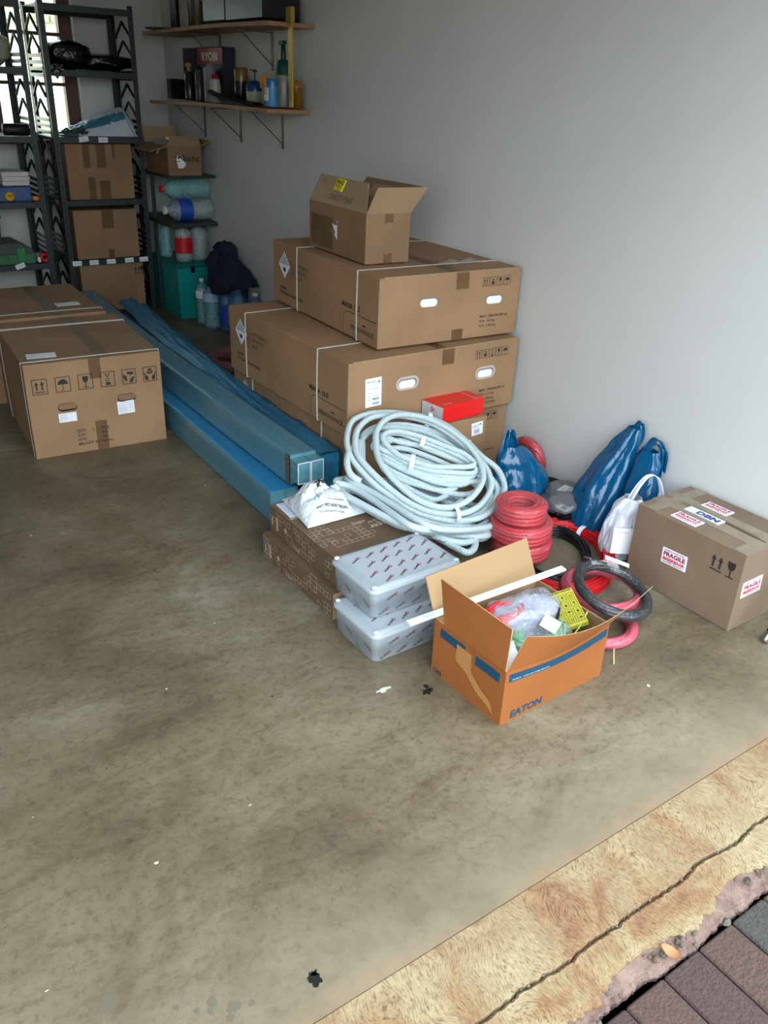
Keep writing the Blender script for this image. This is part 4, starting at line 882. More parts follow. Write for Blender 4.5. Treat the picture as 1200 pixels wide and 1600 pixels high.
# conduit loop centre lines (metres)
LOOPS = {
'A1':[(1.534,2.391,0.368),(1.598,2.458,0.398),(1.677,2.475,0.406),(1.749,2.469,0.403),(1.813,2.45,0.395),(1.907,2.408,0.376),(1.968,2.35,0.35),(2.001,2.256,0.307),(2.013,2.177,0.272),(2.036,2.111,0.242),(2.007,2.031,0.206),(1.931,1.975,0.181),(1.826,1.943,0.166),(1.729,1.951,0.17),(1.662,1.977,0.182),(1.595,2.029,0.205),(1.555,2.092,0.234),(1.519,2.163,0.265),(1.498,2.257,0.308),(1.503,2.326,0.339)],
'A2':[(1.54,2.345,0.365),(1.588,2.4,0.39),(1.664,2.436,0.406),(1.744,2.433,0.405),(1.819,2.408,0.394),(1.893,2.36,0.372),(1.942,2.279,0.336),(1.969,2.189,0.295),(1.976,2.105,0.257),(1.937,2.029,0.223),(1.851,1.976,0.199),(1.768,1.959,0.192),(1.695,1.97,0.197),(1.627,2.003,0.211),(1.576,2.059,0.237),(1.546,2.128,0.267),(1.522,2.216,0.307),(1.516,2.287,0.339)],
'A3':[(1.594,2.288,0.358),(1.631,2.345,0.383),(1.694,2.39,0.404),(1.766,2.405,0.41),(1.843,2.384,0.401),(1.908,2.334,0.378),(1.951,2.254,0.342),(1.963,2.176,0.307),(1.946,2.099,0.272),(1.899,2.039,0.246),(1.813,1.993,0.225),(1.726,1.977,0.218),(1.658,1.993,0.225),(1.61,2.036,0.244),(1.584,2.09,0.268),(1.568,2.162,0.301),(1.569,2.231,0.332)],
'A4':[(1.583,2.36,0.334),(1.622,2.41,0.357),(1.69,2.432,0.366),(1.763,2.427,0.364),(1.834,2.406,0.355),(1.915,2.356,0.332),(1.97,2.281,0.298),(1.987,2.178,0.252),(1.996,2.087,0.211),(1.97,2.029,0.185),(1.856,1.977,0.162),(1.713,1.971,0.159),(1.622,2.01,0.177),(1.561,2.08,0.208),(1.522,2.165,0.246),(1.526,2.26,0.289)],
'B1':[(1.64,2.308,0.365),(1.672,2.337,0.379),(1.729,2.331,0.376),(1.801,2.284,0.355),(1.869,2.222,0.327),(1.918,2.173,0.305),(1.928,2.126,0.284),(1.896,2.117,0.279),(1.83,2.133,0.287),(1.76,2.151,0.295),(1.695,2.193,0.314),(1.653,2.239,0.335)],
'B2':[(1.613,2.306,0.348),(1.653,2.348,0.366),(1.727,2.345,0.365),(1.786,2.301,0.345),(1.855,2.239,0.318),(1.918,2.171,0.287),(1.93,2.117,0.263),(1.901,2.103,0.256),(1.826,2.126,0.267),(1.746,2.158,0.281),(1.681,2.21,0.304),(1.643,2.262,0.328)],
'B3':[(1.609,2.329,0.34),(1.669,2.359,0.354),(1.726,2.323,0.337),(1.802,2.282,0.319),(1.875,2.226,0.294),(1.932,2.168,0.267),(1.929,2.117,0.245),(1.885,2.107,0.24),(1.807,2.135,0.253),(1.727,2.177,0.272),(1.66,2.237,0.299),(1.623,2.289,0.322)],
'B4':[(1.613,2.314,0.321),(1.718,2.31,0.319),(1.796,2.253,0.294),(1.868,2.176,0.259),(1.909,2.122,0.235),(1.887,2.099,0.225),(1.832,2.101,0.225),(1.764,2.132,0.239),(1.705,2.183,0.262),(1.65,2.24,0.288)],
'B5':[(1.608,2.265,0.281),(1.675,2.255,0.277),(1.742,2.194,0.249),(1.806,2.149,0.229),(1.84,2.118,0.215),(1.815,2.105,0.209),(1.756,2.118,0.215),(1.691,2.162,0.235),(1.639,2.204,0.254)],
'B6':[(1.642,2.245,0.257),(1.703,2.215,0.244),(1.77,2.155,0.217),(1.819,2.117,0.199),(1.778,2.1,0.192),(1.723,2.101,0.192),(1.68,2.144,0.212),(1.648,2.194,0.234)],
'C1':[(1.409,2.259,0.268),(1.457,2.301,0.253),(1.622,2.36,0.198),(1.757,2.3,0.154),(1.897,2.194,0.108),(2.007,2.14,0.071),(2.024,2.084,0.066),(1.955,2.001,0.088),(1.844,1.917,0.125),(1.749,1.891,0.156),(1.633,1.875,0.195),(1.524,1.861,0.231),(1.464,1.888,0.251),(1.461,1.987,0.251),(1.465,2.118,0.25),(1.448,2.226,0.256)],
'C2':[(1.399,2.207,0.252),(1.463,2.278,0.231),(1.613,2.345,0.181),(1.747,2.285,0.137),(1.886,2.178,0.091),(1.964,2.09,0.065),(1.977,2.034,0.061),(1.904,1.955,0.085),(1.8,1.889,0.12),(1.705,1.878,0.151),(1.611,1.879,0.182),(1.531,1.893,0.208),(1.478,1.922,0.226),(1.443,2.004,0.237),(1.418,2.102,0.246)],
'C3':[(1.459,2.264,0.267),(1.517,2.294,0.248),(1.663,2.271,0.2),(1.769,2.176,0.165),(1.847,2.047,0.139),(1.883,1.97,0.127),(1.844,1.91,0.14),(1.676,1.849,0.196),(1.539,1.842,0.241),(1.504,1.91,0.252),(1.496,2.036,0.255),(1.483,2.155,0.259)],
'C4':[(1.521,2.258,0.202),(1.633,2.224,0.165),(1.737,2.13,0.13),(1.842,2.036,0.096),(1.839,1.981,0.097),(1.766,1.894,0.121),(1.68,1.847,0.149),(1.62,1.84,0.169),(1.571,1.877,0.185),(1.547,1.929,0.193),(1.497,2.035,0.21)],
'C5':[(1.575,2.124,0.174),(1.668,2.086,0.143),(1.743,2.003,0.119),(1.76,1.914,0.113),(1.731,1.861,0.122),(1.664,1.8,0.144),(1.615,1.778,0.161),(1.602,1.818,0.165),(1.585,1.894,0.17),(1.558,1.977,0.179)],
}

# ================================================================== CORNER SHELF, TEAL TUB, WATER BOTTLES
t = thing('corner_shelf', 'small black two-tier plastic shelf in the far corner', 'shelf', (2.165, 5.64, 0))
for z, d_ in ((.655, .60), (.955, .60)):
    mb = MB(); mb.box(0, 0, z-(.028 if z < .9 else .016), .345, d_, z-.0, 0, bev=.003); mb.build('shelf', [CHAR], t)
for (x, y) in ((.0, .30), (.0, .575), (.325, .575)):
    mb = MB(); mb.box(x, y, 0, x+.022, y+.022, .955, 0, bev=.002); mb.build('post', [CHAR], t)
TEALP = M('teal plastic tub', (18, 142, 140), .35)
t = thing('storage_tub', 'teal plastic storage tub with its lid on, on the floor in the far corner', 'tub', (2.19, 5.645, 0), 0)
def tubpt(w, d, h, tp):
    def f(u, v):
        a = u*4; k = int(a) % 4; f_ = a-int(a); q = [(0, 0), (1, 0), (1, 1), (0, 1)]; p0, p1 = q[k], q[(k+1) % 4]
        x = p0[0]+(p1[0]-p0[0])*f_; y = p0[1]+(p1[1]-p0[1])*f_; s_ = tp*(1-v)
        return Vector((s_+x*(w-2*s_), s_+y*(d-2*s_), h*v))
    return f
mb = MB(); mb.grid(tubpt(.27, .52, .37, .018), 33, 8, 0, False, closeu=False); mb.box(.018, .018, 0, .25, .50, .004); mb.build('tub_body', [TEALP], t)
mb = MB(); mb.box(-.012, -.012, .357, .282, .532, .385, 0, bev=.006); mb.box(.02, .02, .385, .25, .50, .389, 0, bev=.002); mb.build('lid', [M('dark teal lid', (10, 104, 104), .35)], t)
mb = MB(); mb.box(.10, -.018, .325, .125, -.001, .372, 0, bev=.003); mb.build('latch', [BLACK], t)
PET = film('clear bottle plastic', (226, 244, 244), .5, .10, .8, 30, gloss=.75); PETB = film('blue tinted bottle', (110, 160, 205), .55, .10, .8, 30, gloss=.7); WATER = film('bluish water bottle', (176, 232, 234), .6, .10, .8, 34, gloss=.75)
REDCAP = M('red bottle cap', (196, 26, 34), .35); BLUELAB = M('blue water label', (30, 74, 170), .4); LB2 = M('pale blue label', (170, 200, 230), .4); REDLAB = M('red bottle label', (196, 22, 34), .4); WHCAP = M('white cap', (220, 222, 222), .4)
def water_bottle(label, loc, r, h, mat=PET, cap=REDCAP, lab=None, rot=(0, 0, 0), group='water bottles in the far corner', ltxt=None, lz=(.35, .62), name='water_bottle'):
    t = thing(name, label, 'bottle', loc, 0, group, rot)
    prof = [(0, .004), (r*.8, 0), (r, .012)]; n = int(h*.66/.016)
    for k in range(n): z = .02+k*.016; prof += [(r, z), (r*.955, z+.008)]
    z = h*.72; prof += [(r, z), (r*.93, z+h*.05), (r*.62, z+h*.13), (r*.30, z+h*.19), (r*.27, h*.95)]
    mb = MB(); mb.lathe(prof, 22, wob=lambda a, z: 1+.02*noise.noise(Vector((math.cos(a)*2, math.sin(a)*2, z*20+r*50)))); mb.build('bottle_body', [mat], t)
    mb = MB(); mb.lathe([(r*.34, h*.935), (r*.36, h*.94), (r*.36, h*.995), (r*.3, h), (0, h)], 16); mb.build('cap', [cap], t)
    if lab:
        mb = MB(); z0, z1 = h*lz[0], h*lz[1]; mb.lathe([(r*1.012, z0), (r*1.015, (z0+z1)/2), (r*1.012, z1)], 26, 0)
        if ltxt: mb.lathe([(r*1.02, z0+.2*(z1-z0)), (r*1.02, z1-.1*(z1-z0))], 26, 1) if ltxt == 2 else None
        mb.build('bottle_label', [lab, LB2], t)
    return t
# lying on the upper board / lower board
water_bottle('clear water bottle lying on top of another, under the written carton', (2.50, 5.78, .862), .072, .34, WATER, REDCAP, None, (0, -PI/2, 0), lz=(.45, .6))
water_bottle('big water bottle with a blue label lying on the black corner shelf', (2.512, 5.75, .728), .072, .35, PET, WHCAP, BLUELAB, (0, -PI/2+.0, 0), lz=(.45, .72))
water_bottle('water bottle with a wide red label standing on the teal tub', (2.285, 5.73, .391), .060, .262, PET, WHCAP, REDLAB, lz=(.22, .62))
water_bottle('plain clear water bottle on the teal tub, nearest the wall', (2.405, 5.74, .391), .058, .258, PET, WHCAP, None)
water_bottle('ribbed water bottle on the teal tub right behind the dark rack post', (2.235, 5.93, .391), .042, .255, WATER, WHCAP, None)
water_bottle('narrow ribbed water bottle furthest left on the teal tub', (2.235, 6.05, .391), .040, .255, WATER, WHCAP, None)
# on the floor
water_bottle('slim bottle with a white cap on the floor against the teal tub', (2.305, 5.50, 0), .045, .31, WATER, WHCAP, WHITE, lz=(.58, .74))
water_bottle('tall water bottle with a pale blue shoulder label under the navy jacket', (2.31, 5.36, 0), .055, .31, WATER, WHCAP, LB2, lz=(.60, .78))
water_bottle('dark blue bottle on the floor under the navy jacket', (2.365, 5.235, 0), .055, .30, PETB, BLACK, BLUELAB, lz=(.2, .55))
water_bottle('bottle with a flat red cap and pinkish label under the navy jacket', (2.375, 5.08, 0), .066, .33, PETB, REDCAP, M('pinkish label', (170, 150, 176), .4), lz=(.25, .6))
water_bottle('round-shouldered blue bottle on the floor beside the wall', (2.455, 4.98, 0), .055, .30, PETB, WHCAP, None)
water_bottle('bottle with a red cap half hidden behind the top battery carton', (2.462, 4.62, 0), .045, .355, PET, REDCAP, None)
# navy jacket heaped over the bottles
NAVY = M('navy cloth', (16, 20, 48), .9, bump=.6, bs=50)
t = thing('navy_jacket', 'dark navy jacket heaped over the water bottles in the far corner', 'jacket', (2.375, 5.25, .345))
mb = MB()
def jf(u, v):
    a = 2*PI*u; k = v; r = (.05+.150*math.sin(min(1, k*1.15)*PI*.5))*(1+.16*math.sin(3*a+k*4)+.07*math.sin(7*a+2*k)+.12*noise.noise(Vector((math.cos(a)*2, math.sin(a)*2, k*3))))
    return Vector((-.01+.02*k+r*math.cos(a)*.66, -.04*k+r*math.sin(a)*1.15, .20-.235*k-.03*math.sin(2*a+1)*k+.02*noise.noise(Vector((a*2, k*5, 3)))))
mb.grid(jf, 54, 22, 0, True, closeu=True); mb.build('jacket_body', [NAVY], t)
mb = MB(); lump(mb, (.0, -.01, .185), (.06, .10, .055), 4, .25, 2.4, flat=False); mb.build('hood', [NAVY], t)
mb = MB(); mb.tube([(.03, -.12, .02), (.05, -.17, -.04), (.045, -.19, -.12)], lambda s: .026-.010*s, 8); mb.build('sleeve', [NAVY], t)
# carton with handwriting on the corner shelf
t = thing('written_carton', 'small open brown carton with black handwriting on the corner shelf', 'box', (2.185, 5.655, .9565), 0)
w, d, h = .232, .40, .182; df = wobble(w, d, h, .002, 12); mb = open_shell(w, d, h, .004, 0, 1, 1); D = P2()
D.text('AMT', .045, .105, .036, 0, rot=-.06, bold=.02); D.text('WAYNE', .105, .085, .045, 0, rot=-.03, bold=.02, fit=.115); D.line((.035, .088), (.085, .086), .003); D.line((.0, .04), (.23, .03), .0015, seg=4)
D.put(mb, *face(w, d, h, 'front'), mmap={0: 2}); mb.build('box_body', [CARD2, CARDIN, INK], t, df)
mb = MB(); D = P2(); D.poly([(.055, .125), (.098, .125), (.098, .095), (.122, .078), (.12, .062), (.10, .045), (.068, .045), (.06, .085)], 0); D.put(mb, *face(w, d, h, 'front'), off=.0004); mb.build('torn_label', [WHITE], t, df)
mkflap(((0, 0, h), (w, 0, h), (w-.0, .045, h+.055), (.035, .045, h+.055)), mats=(CARD2, CARDIN, EDGE), parent=t)
mkflap(((0, d, h), (0, 0, h), (-.10, .03, h-.035), (-.10, d, h-.035)), mats=(CARD2, CARDIN, EDGE), parent=t)
mkflap(((w, 0, h), (w, d, h), (w+.085, d, h+.03), (w+.085, .02, h+.03)), mats=(CARDIN, CARD2, EDGE), parent=t)
mkflap(((w, d, h), (0, d, h), (0, d+.03, h+.10), (w, d+.03, h+.10)), mats=(CARDIN, CARD2, EDGE), parent=t)
mb = MB()
for k, (x, y, rz, ry) in enumerate(((.05, .12, .5, .5), (.13, .17, -.4, -.3), (.18, .10, .9, .3), (.07, .25, -.9, .6))):
    T = Matrix.Translation((x, y, h-.005)) @ Matrix.Rotation(rz, 4, 'Z') @ Matrix.Rotation(ry-PI/2*.8, 4, 'X')
    mb = MB(); mb.grid(lambda u, v: T @ Vector(((u-.5)*.13, (v-.35)*.13, .012*math.sin(3*u+k)+.008*noise.noise(Vector((u*4, v*4, k))))), 8, 8, 0, True); o = mb.build('crumpled_paper', [PAPER]); o.location = (2.185, 5.655, .9565)
    tag(o, ['crumpled white sheet leaning left in the written carton', 'crumpled white sheet in the middle of the written carton', 'crumpled white sheet by the right flap of the written carton', 'crumpled white sheet at the back of the written carton'][k], 'paper', 'papers in the written carton')

# ================================================================== COILS
def multi_ring(mb, c, R, r, turns, layers, seed, mat=0, ax=(1, 0, 0), ay=(0, 1, 0), ry=1, jit=.002, n=7, seg=40, spread=None, wob=.02):
    """windings of a coil: one continuous wire, turns per layer x layers"""
    random.seed(seed); ax, ay = Vector(ax).normalized(), Vector(ay).normalized(); az = ax.cross(ay).normalized(); P = []; c = Vector(c)
    sp_ = spread or r*1.85
    tot = []
    for l in range(layers):
        for t_ in range(turns): tot.append((l, t_ if l % 2 == 0 else turns-1-t_))
    ph = [random.uniform(0, 6.28) for _ in tot]
    for i, (l, tt) in enumerate(tot):
        for k in range(seg):
            s = k/seg; nl, nt = tot[min(i+1, len(tot)-1)]
            f = max(0, (s-.85)/.15); ll = l+(nl-l)*f; t2 = tt+(nt-tt)*f
            a = 2*PI*s; rr = R - t2*sp_ + jit*math.sin(2*a+ph[i]) + wob*R*math.sin(2*a+seed); q = c+ax*(rr*math.cos(a))+ay*(rr*ry*math.sin(a))+az*(ll*sp_*.95+jit*math.sin(3*a+ph[i]*2)); P.append(q)
    mb.tube(P, r, n, mat, sm=1); return mb
def strap_tie(mb, p, tdir, r, w=.012, mat=0, n=12, flat=1):
    """tie ring round a bundle at p with bundle direction tdir"""
    tdir = Vector(tdir).normalized(); up = Vector((0, 0, 1)); u = tdir.cross(up).normalized(); v = u.cross(tdir); p = Vector(p)
    mb.grid(lambda a, b: p+tdir*(w*(b-.5))+(u*math.cos(2*PI*a)*r+v*math.sin(2*PI*a)*r*flat), n, 2, mat, True, closeu=True); mb.grid(lambda a, b: p+tdir*(w*(.5-b))+(u*math.cos(2*PI*a)*(r-.0015)+v*math.sin(2*PI*a)*(r-.0015)*flat), n, 2, mat, True, closeu=True)
    return mb
def conduit_mat():
    m, t = newmat('white ribbed conduit'); t.b.inputs['Base Color'].default_value = lin((196, 212, 215)); t.b.inputs['Roughness'].default_value = .38
    uv = t.new('ShaderNodeUVMap'); sp_ = t.new('ShaderNodeSeparateXYZ'); t.l.new(uv.outputs[0], sp_.inputs[0])
    mu = t.new('ShaderNodeMath'); mu.operation = 'MULTIPLY'; mu.inputs[1].default_value = 2*PI/.0048; t.l.new(sp_.outputs['X'], mu.inputs[0])
    si = t.new('ShaderNodeMath'); si.operation = 'SINE'; t.l.new(mu.outputs[0], si.inputs[0])
    t.bump(si.outputs[0], .55, .0016)
    t.base(t.ramp(si.outputs[0], [(0, lin((172, 190, 192))), (.45, lin((214, 228, 230)))])); return m
COND = conduit_mat()
def conduit(label, keys, r, ties, extra=None, free=None):
    t = thing('conduit_coil', label, 'conduit', (0, 0, 0), 0, 'white conduit coils'); P0 = Vector(LOOPS[keys[0]][0]); t.location = (P0.x, P0.y, 0)
    mb = MB(); off = Vector((P0.x, P0.y, 0))
    for k in keys:
        k, dx, dy, dz, sc_ = k if isinstance(k, tuple) else (k, 0, 0, 0, 1); L_ = [Vector(p) for p in LOOPS[k]]; cc = sum(L_, Vector())/len(L_)
        mb.tube([cc+(p-cc)*sc_+Vector((dx, dy, dz))-off for p in L_], r, 12, 0, closed=True, sm=5)
    if free: mb.tube([Vector(p)-off for p in free], r, 12, 0, sm=5, caps=False)
    mb.build('conduit', [COND], t)
    if free:
        mb = MB(); a, b = Vector(free[-2])-off, Vector(free[-1])-off; mb.tube([a+(b-a)*.3, b], r*.82, 12, 0, sm=1); mb.build('bore', [M('conduit bore', (96, 106, 108), .6)], t)
    for (p, dr, rr, fl_) in ties: mb = MB(); strap_tie(mb, Vector(p)-off, dr, rr, .016, flat=fl_); mb.build('tie', [M('white tie', (226, 236, 240), .3)], t)
    return t
conduit('large white ribbed conduit coil on top, leaning on the battery cartons', ['A1', 'A2', 'A3', 'A4', ('A2', .0, -.012, -.040, .97), ('A1', .008, -.010, -.052, .93)], .0115, [((1.905, 2.385, .375), (.5, -.35, -.16), .034, .8), ((1.715, 1.965, .195), (-1, .15, .1), .034, .8)])
conduit('middle white conduit coil seen nearly edge-on inside the large leaning coil', ['B1', 'B2', 'B3', 'B4', 'B5', 'B6', ('B2', .01, -.01, -.030, 1.02), ('B4', .01, -.02, -.03, 1.04), ('B6', .02, -.03, -.024, 1.05)], .0105, [((1.80, 2.285, .34), (.6, -.4, -.2), .03, .8), ((1.70, 2.21, .30), (-.5, .4, .1), .034, 1.)])
conduit('lowest white conduit coil, draped from the patterned boxes down to the floor', ['C1', 'C2', 'C3', 'C4', 'C5', ('C1', .012, .012, -.022, .95), ('C2', .014, .012, -.024, .95), ('C3', .02, .02, -.030, .93), ('C1', .05, .02, -.03, .80)], .0120, [((1.93, 1.985, .085), (1, .5, -.2), .034, .9)], free=[(1.58, 2.385, .345), (1.507, 2.331, .341), (1.467, 2.284, .325), (1.454, 2.246, .303), (1.462, 2.222, .288), (1.478, 2.212, .277)])
# red film-wrapped hose rolls stacked
def hose_roll(label, c, R, r, turns, hlay, seed, mat=REDW, capfilm=True, group='film-wrapped red hose rolls'):
    t = thing('hose_roll', label, 'hose', c, 0, group)
    mb = MB(); multi_ring(mb, (0, 0, r), R-r, r, turns, hlay, seed, jit=.001, spread=r*1.95, wob=.006); mb.build('hose', [mat], t)
    H2 = 2*r+(hlay-1)*r*1.85; mb = MB(); prof = [(R*.96, .001), (R+.003, r), (R+.003, H2-r*.8), (R*.90, H2+.003), (R*.55, H2+.001), (R*.30, H2-.006), (0, H2-.010)] if capfilm else [(R*.96, .001), (R+.003, r), (R+.003, H2-r*.8), (R*.86, H2+.003), (R*.60, H2+.001)]
    P = [];
    for a, b in zip(prof, prof[1:]):
        for k in range(4): P.append((a[0]+(b[0]-a[0])*k/4, a[1]+(b[1]-a[1])*k/4))
    P.append(prof[-1])
    mb.lathe(P, 60, wob=lambda a, z: 1+.014*noise.noise(Vector((math.cos(a)*6, math.sin(a)*6, z*60)))); mb.build('shrink_film', [WRAPF], t); return t
WRAPF = film('pinkish shrink film', (240, 224, 234), .13, .07, .8, 40, gloss=.42)
hose_roll('bottom roll in the stack of red film-wrapped hose rolls', (1.955, 1.86, .030), .108, .0085, 3, 4, 1)
hose_roll('middle roll in the stack of red film-wrapped hose rolls', (1.945, 1.865, .100), .113, .0085, 3, 4, 2)
hose_roll('topmost and narrowest roll of the red film-wrapped hose stack', (1.940, 1.868, .170), .092, .0085, 3, 4, 3)
# dark red roll hidden behind, under the white conduit
hose_roll('dark red wrapped roll on the floor under the white conduit coil', (1.80, 2.16, .001), .10, .008, 3, 2, 4, M('dark red hose', (150, 14, 30), .35))
o = MB(); lump(o, (0, 0, .03), (.05, .04, .03), 7, .2); o = o.build('green_packet', [film('green film packet', (20, 120, 96), .8, .2, .6, 30)]); o.location = (1.772, 1.83, .001); tag(o, 'small green plastic packet between the conduit and the orange box', 'packet')
# flat coils on the floor: red cable and black cable
dg = Vector((.74, .67, 0)); dn = Vector((-.67, .74, 0))
def flat_coil(name, label, c, R, ry, r, turns, lay, seed, mat, ax, ay, ties=(), group=None, cat='cable', tr=.028):
    t = thing(name, label, cat, c, 0, group); mb = MB(); multi_ring(mb, (0, 0, r), R, r, turns, lay, seed, ax=ax, ay=ay, ry=ry, jit=.005, n=6, seg=44, wob=.015); mb.build('cable', [mat], t)
    for a in ties:
        p = Vector(ax)*R*.87*math.cos(a)+Vector(ay)*R*ry*.87*math.sin(a); tg = Vector(ax)*-math.sin(a)+Vector(ay)*ry*math.cos(a)
        mb = MB(); strap_tie(mb, p+Vector((0, 0, r*lay)), tg, tr, .018, flat=.75); mb.build('tie', [WHITE], t)
    return t
flat_coil('cable_coil', 'large bright red cable coil flat on the floor with one white tie', (2.075, 1.76, .001), .275, .66, .0036, 9, 6, 3, REDC, dg, dn, ties=(-.45,), tr=.036)
flat_coil('cable_coil', 'black cable coil lying inside the large red cable coil', (2.065, 1.79, .001), .205, .60, .0036, 6, 5, 5, BLKC, dg, dn)
# wrapped pink hoses and black wrapped ring
def wrapped_ring(name, label, c, R, tube_r, mats, tilt=(0, 0, 0), strands=3, seed=1, group=None, cat='hose', tie=None, ry=1, fm=None):
    t = thing(name, label, cat, c, 0, group, tilt); mb = MB()
    for k in range(strands):
        a = 2*PI*k/strands; q = tube_r*.52
        mb.tube([((R+q*math.cos(a+s*1.5))*math.cos(s), (R+q*math.cos(a+s*1.5))*ry*math.sin(s), tube_r+q*math.sin(a+s*1.5)) for s in [2*PI*j/48 for j in range(49)]], tube_r*.47, 8, 0, sm=1)
    mb.build('hose' if cat == 'hose' else 'cable', [mats], t)
    mb = MB(); random.seed(seed)
    mb.grid(lambda u, v: Vector(((R+tube_r*(1.08+.10*noise.noise(Vector((math.cos(2*PI*u)*9, math.sin(2*PI*u)*9, math.sin(2*PI*v)*1.5+seed))))*math.cos(2*PI*v))*math.cos(2*PI*u), (R+tube_r*1.1*math.cos(2*PI*v))*ry*math.sin(2*PI*u), tube_r+tube_r*1.08*math.sin(2*PI*v))), 120, 12, 0, True, closeu=True, closev=True)
    mb.build('shrink_film', [fm or WRAPF], t); return t
wrapped_ring('wrapped_hose', 'pink film-wrapped hose ring on the floor nearest the orange box', (1.857, 1.395, .001), .110, .019, PINK, strands=4, seed=2, group='pink wrapped hose rings')
wrapped_ring('wrapped_hose', 'pink film-wrapped hose ring lying on the red cable coil', (1.975, 1.490, .043), .120, .018, PINK, tilt=(.0, .0, 0), strands=4, seed=5, group='pink wrapped hose rings')
BRING = wrapped_ring('wrapped_cable', 'thick black film-wrapped ring propped on the pink hoses', (1.935, 1.425, .088), .118, .018, BLKC, tilt=(.26, .12, 0), strands=5, seed=8, cat='cable', fm=film('grey shrink film', (214, 220, 226), .07, .07, .8, 45, gloss=.42))
mb = MB(); D = P2(); D.rect(0, 0, .085, .020, 0); D.rect(.01, .006, .045, .0035, 1); D.rect(.012, .012, .03, .002, 1); u = Vector((.70, -.71, 0)); D.put(mb, (.062, .112, .042), u, (.71, .70, .1), (0, 0, 1), off=.001); mb.build('paper_label', [WHITE, GREYINK], BRING)
mb = MB(); random.seed(5)
mb.grid(lambda u, v: Vector((-.01+.10*u, .100+.045*v-.05*u, .038+.012*math.sin(5*u+3*v)+.01*noise.noise(Vector((u*9, v*9, 3))))), 14, 8); mb.build('film_tail', [FILM], BRING)
# coils and bundles by the wall
flat_coil('cable_coil', 'black cable coil against the wall between the blue bags', (2.395, 2.17, .001), .125, .75, .0045, 6, 7, 9, BLKC, (0, 1, 0), (-1, 0, 0))
t = thing('wrapped_bundle', 'grey film-wrapped bundle with a white label between the blue bags', 'bundle', (2.33, 2.02, .06), .6); GB = M('grey wrapped bundle', (92, 92, 94), .25, bump=.8, bs=30)
mb = MB(); lump(mb, (0, 0, .03), (.125, .085, .036), 6, .22, 2.4); mb.build('bundle_body', [GB], t)
mb = MB(); D = P2(); D.rect(-.035, -.03, .07, .05, 0); D.text('CABLE', -.028, .0, .012, 1); D.rect(-.028, -.015, .05, .003, 1); D.put(mb, (.0, .0, .063), (.94, -.34, 0), (.34, .94, .0), (0, 0, 1), off=.004); mb.build('paper_label', [M('greyed label', (176, 178, 178), .4), GREYINK], t)
flat_coil('cable_coil', 'black film-wrapped cable coil under the grey labelled bundle', (2.33, 2.0, .001), .10, .8, .005, 5, 5, 12, BLKC, (0, 1, 0), (-1, 0, 0))
wrapped_ring('wrapped_hose', 'red and pink hose ring leaning on the wall behind the first blue bag', (2.445, 2.37, .10), .075, .022, REDW, tilt=(0, PI/2*.86, 0), strands=4, seed=12, group=None)
wrapped_ring('hose_coil', 'dark red hose coil on the floor behind the battery cartons', (2.07, 4.47, .001), .15, .034, M('deep red hose', (150, 16, 28), .4), strands=5, seed=3, fm=FILM)
MATS_RED = 0

# ================================================================== RED BOX AND SMALL CARTON
def lbl(D): D.text('PART NO', .006, .040, .009, 1, bold=.02); D.rect(.006, .034, .03, .002, 1); [D.rect(.012+k*.0028, .008, .0015, .018, 1) for k in range(10)]; D.disc(.046, .045, .004, 1)
t = plain_carton((1.92, 2.405, 0), (.30, .105, .332), -.04, 'small brown carton with two white labels standing before the battery cartons', seed=21, name='small_carton')
sticker(t, 'white_label', (.225, 0, .255), (1, 0, 0), (0, 0, 1), (0, -1, 0), .058, .055, lbl, [WHITE, GREYINK], wobble(.3, .105, .332, .0025, 21), rot=.10)
sticker(t, 'white_label', (.175, 0, .18), (1, 0, 0), (0, 0, 1), (0, -1, 0), .055, .055, lbl, [WHITE, GREYINK], wobble(.3, .105, .332, .0025, 21), rot=.12)
w, d, h = .232, .125, .068
t = thing('red_box', 'bright red product box with a grey end, on the small brown carton', 'box', (1.985, 2.395, .337), .10)
mb = MB(); mb.box(0, 0, 0, w, d, h, 0, bev=.0012); D = P2(); D.text('electro', .02, .02, .018, 1, rot=.0); D.rect(w-.04, .004, .0035, d-.008, 1); D.put(mb, *face(w, d, h, 'top'), off=.0006)
mb.build('box_body', [M('red product card', (226, 28, 24), .35), M('pale red ink', (236, 190, 184), .4)], t)
mb = MB(); D = P2(); D.rect(.002, .002, d-.004, h-.004, 0); D.ring(d*.5, h*.66, .010, .004, 1, 1, n=3); D.text('recycle', d*.5, .012, .008, 2, center=True, z=1); D.put(mb, *face(w, d, h, 'left'), off=.0006); mb.build('end_panel', [M('pale grey end', (206, 204, 208), .4), REDINK, GREYINK], t)

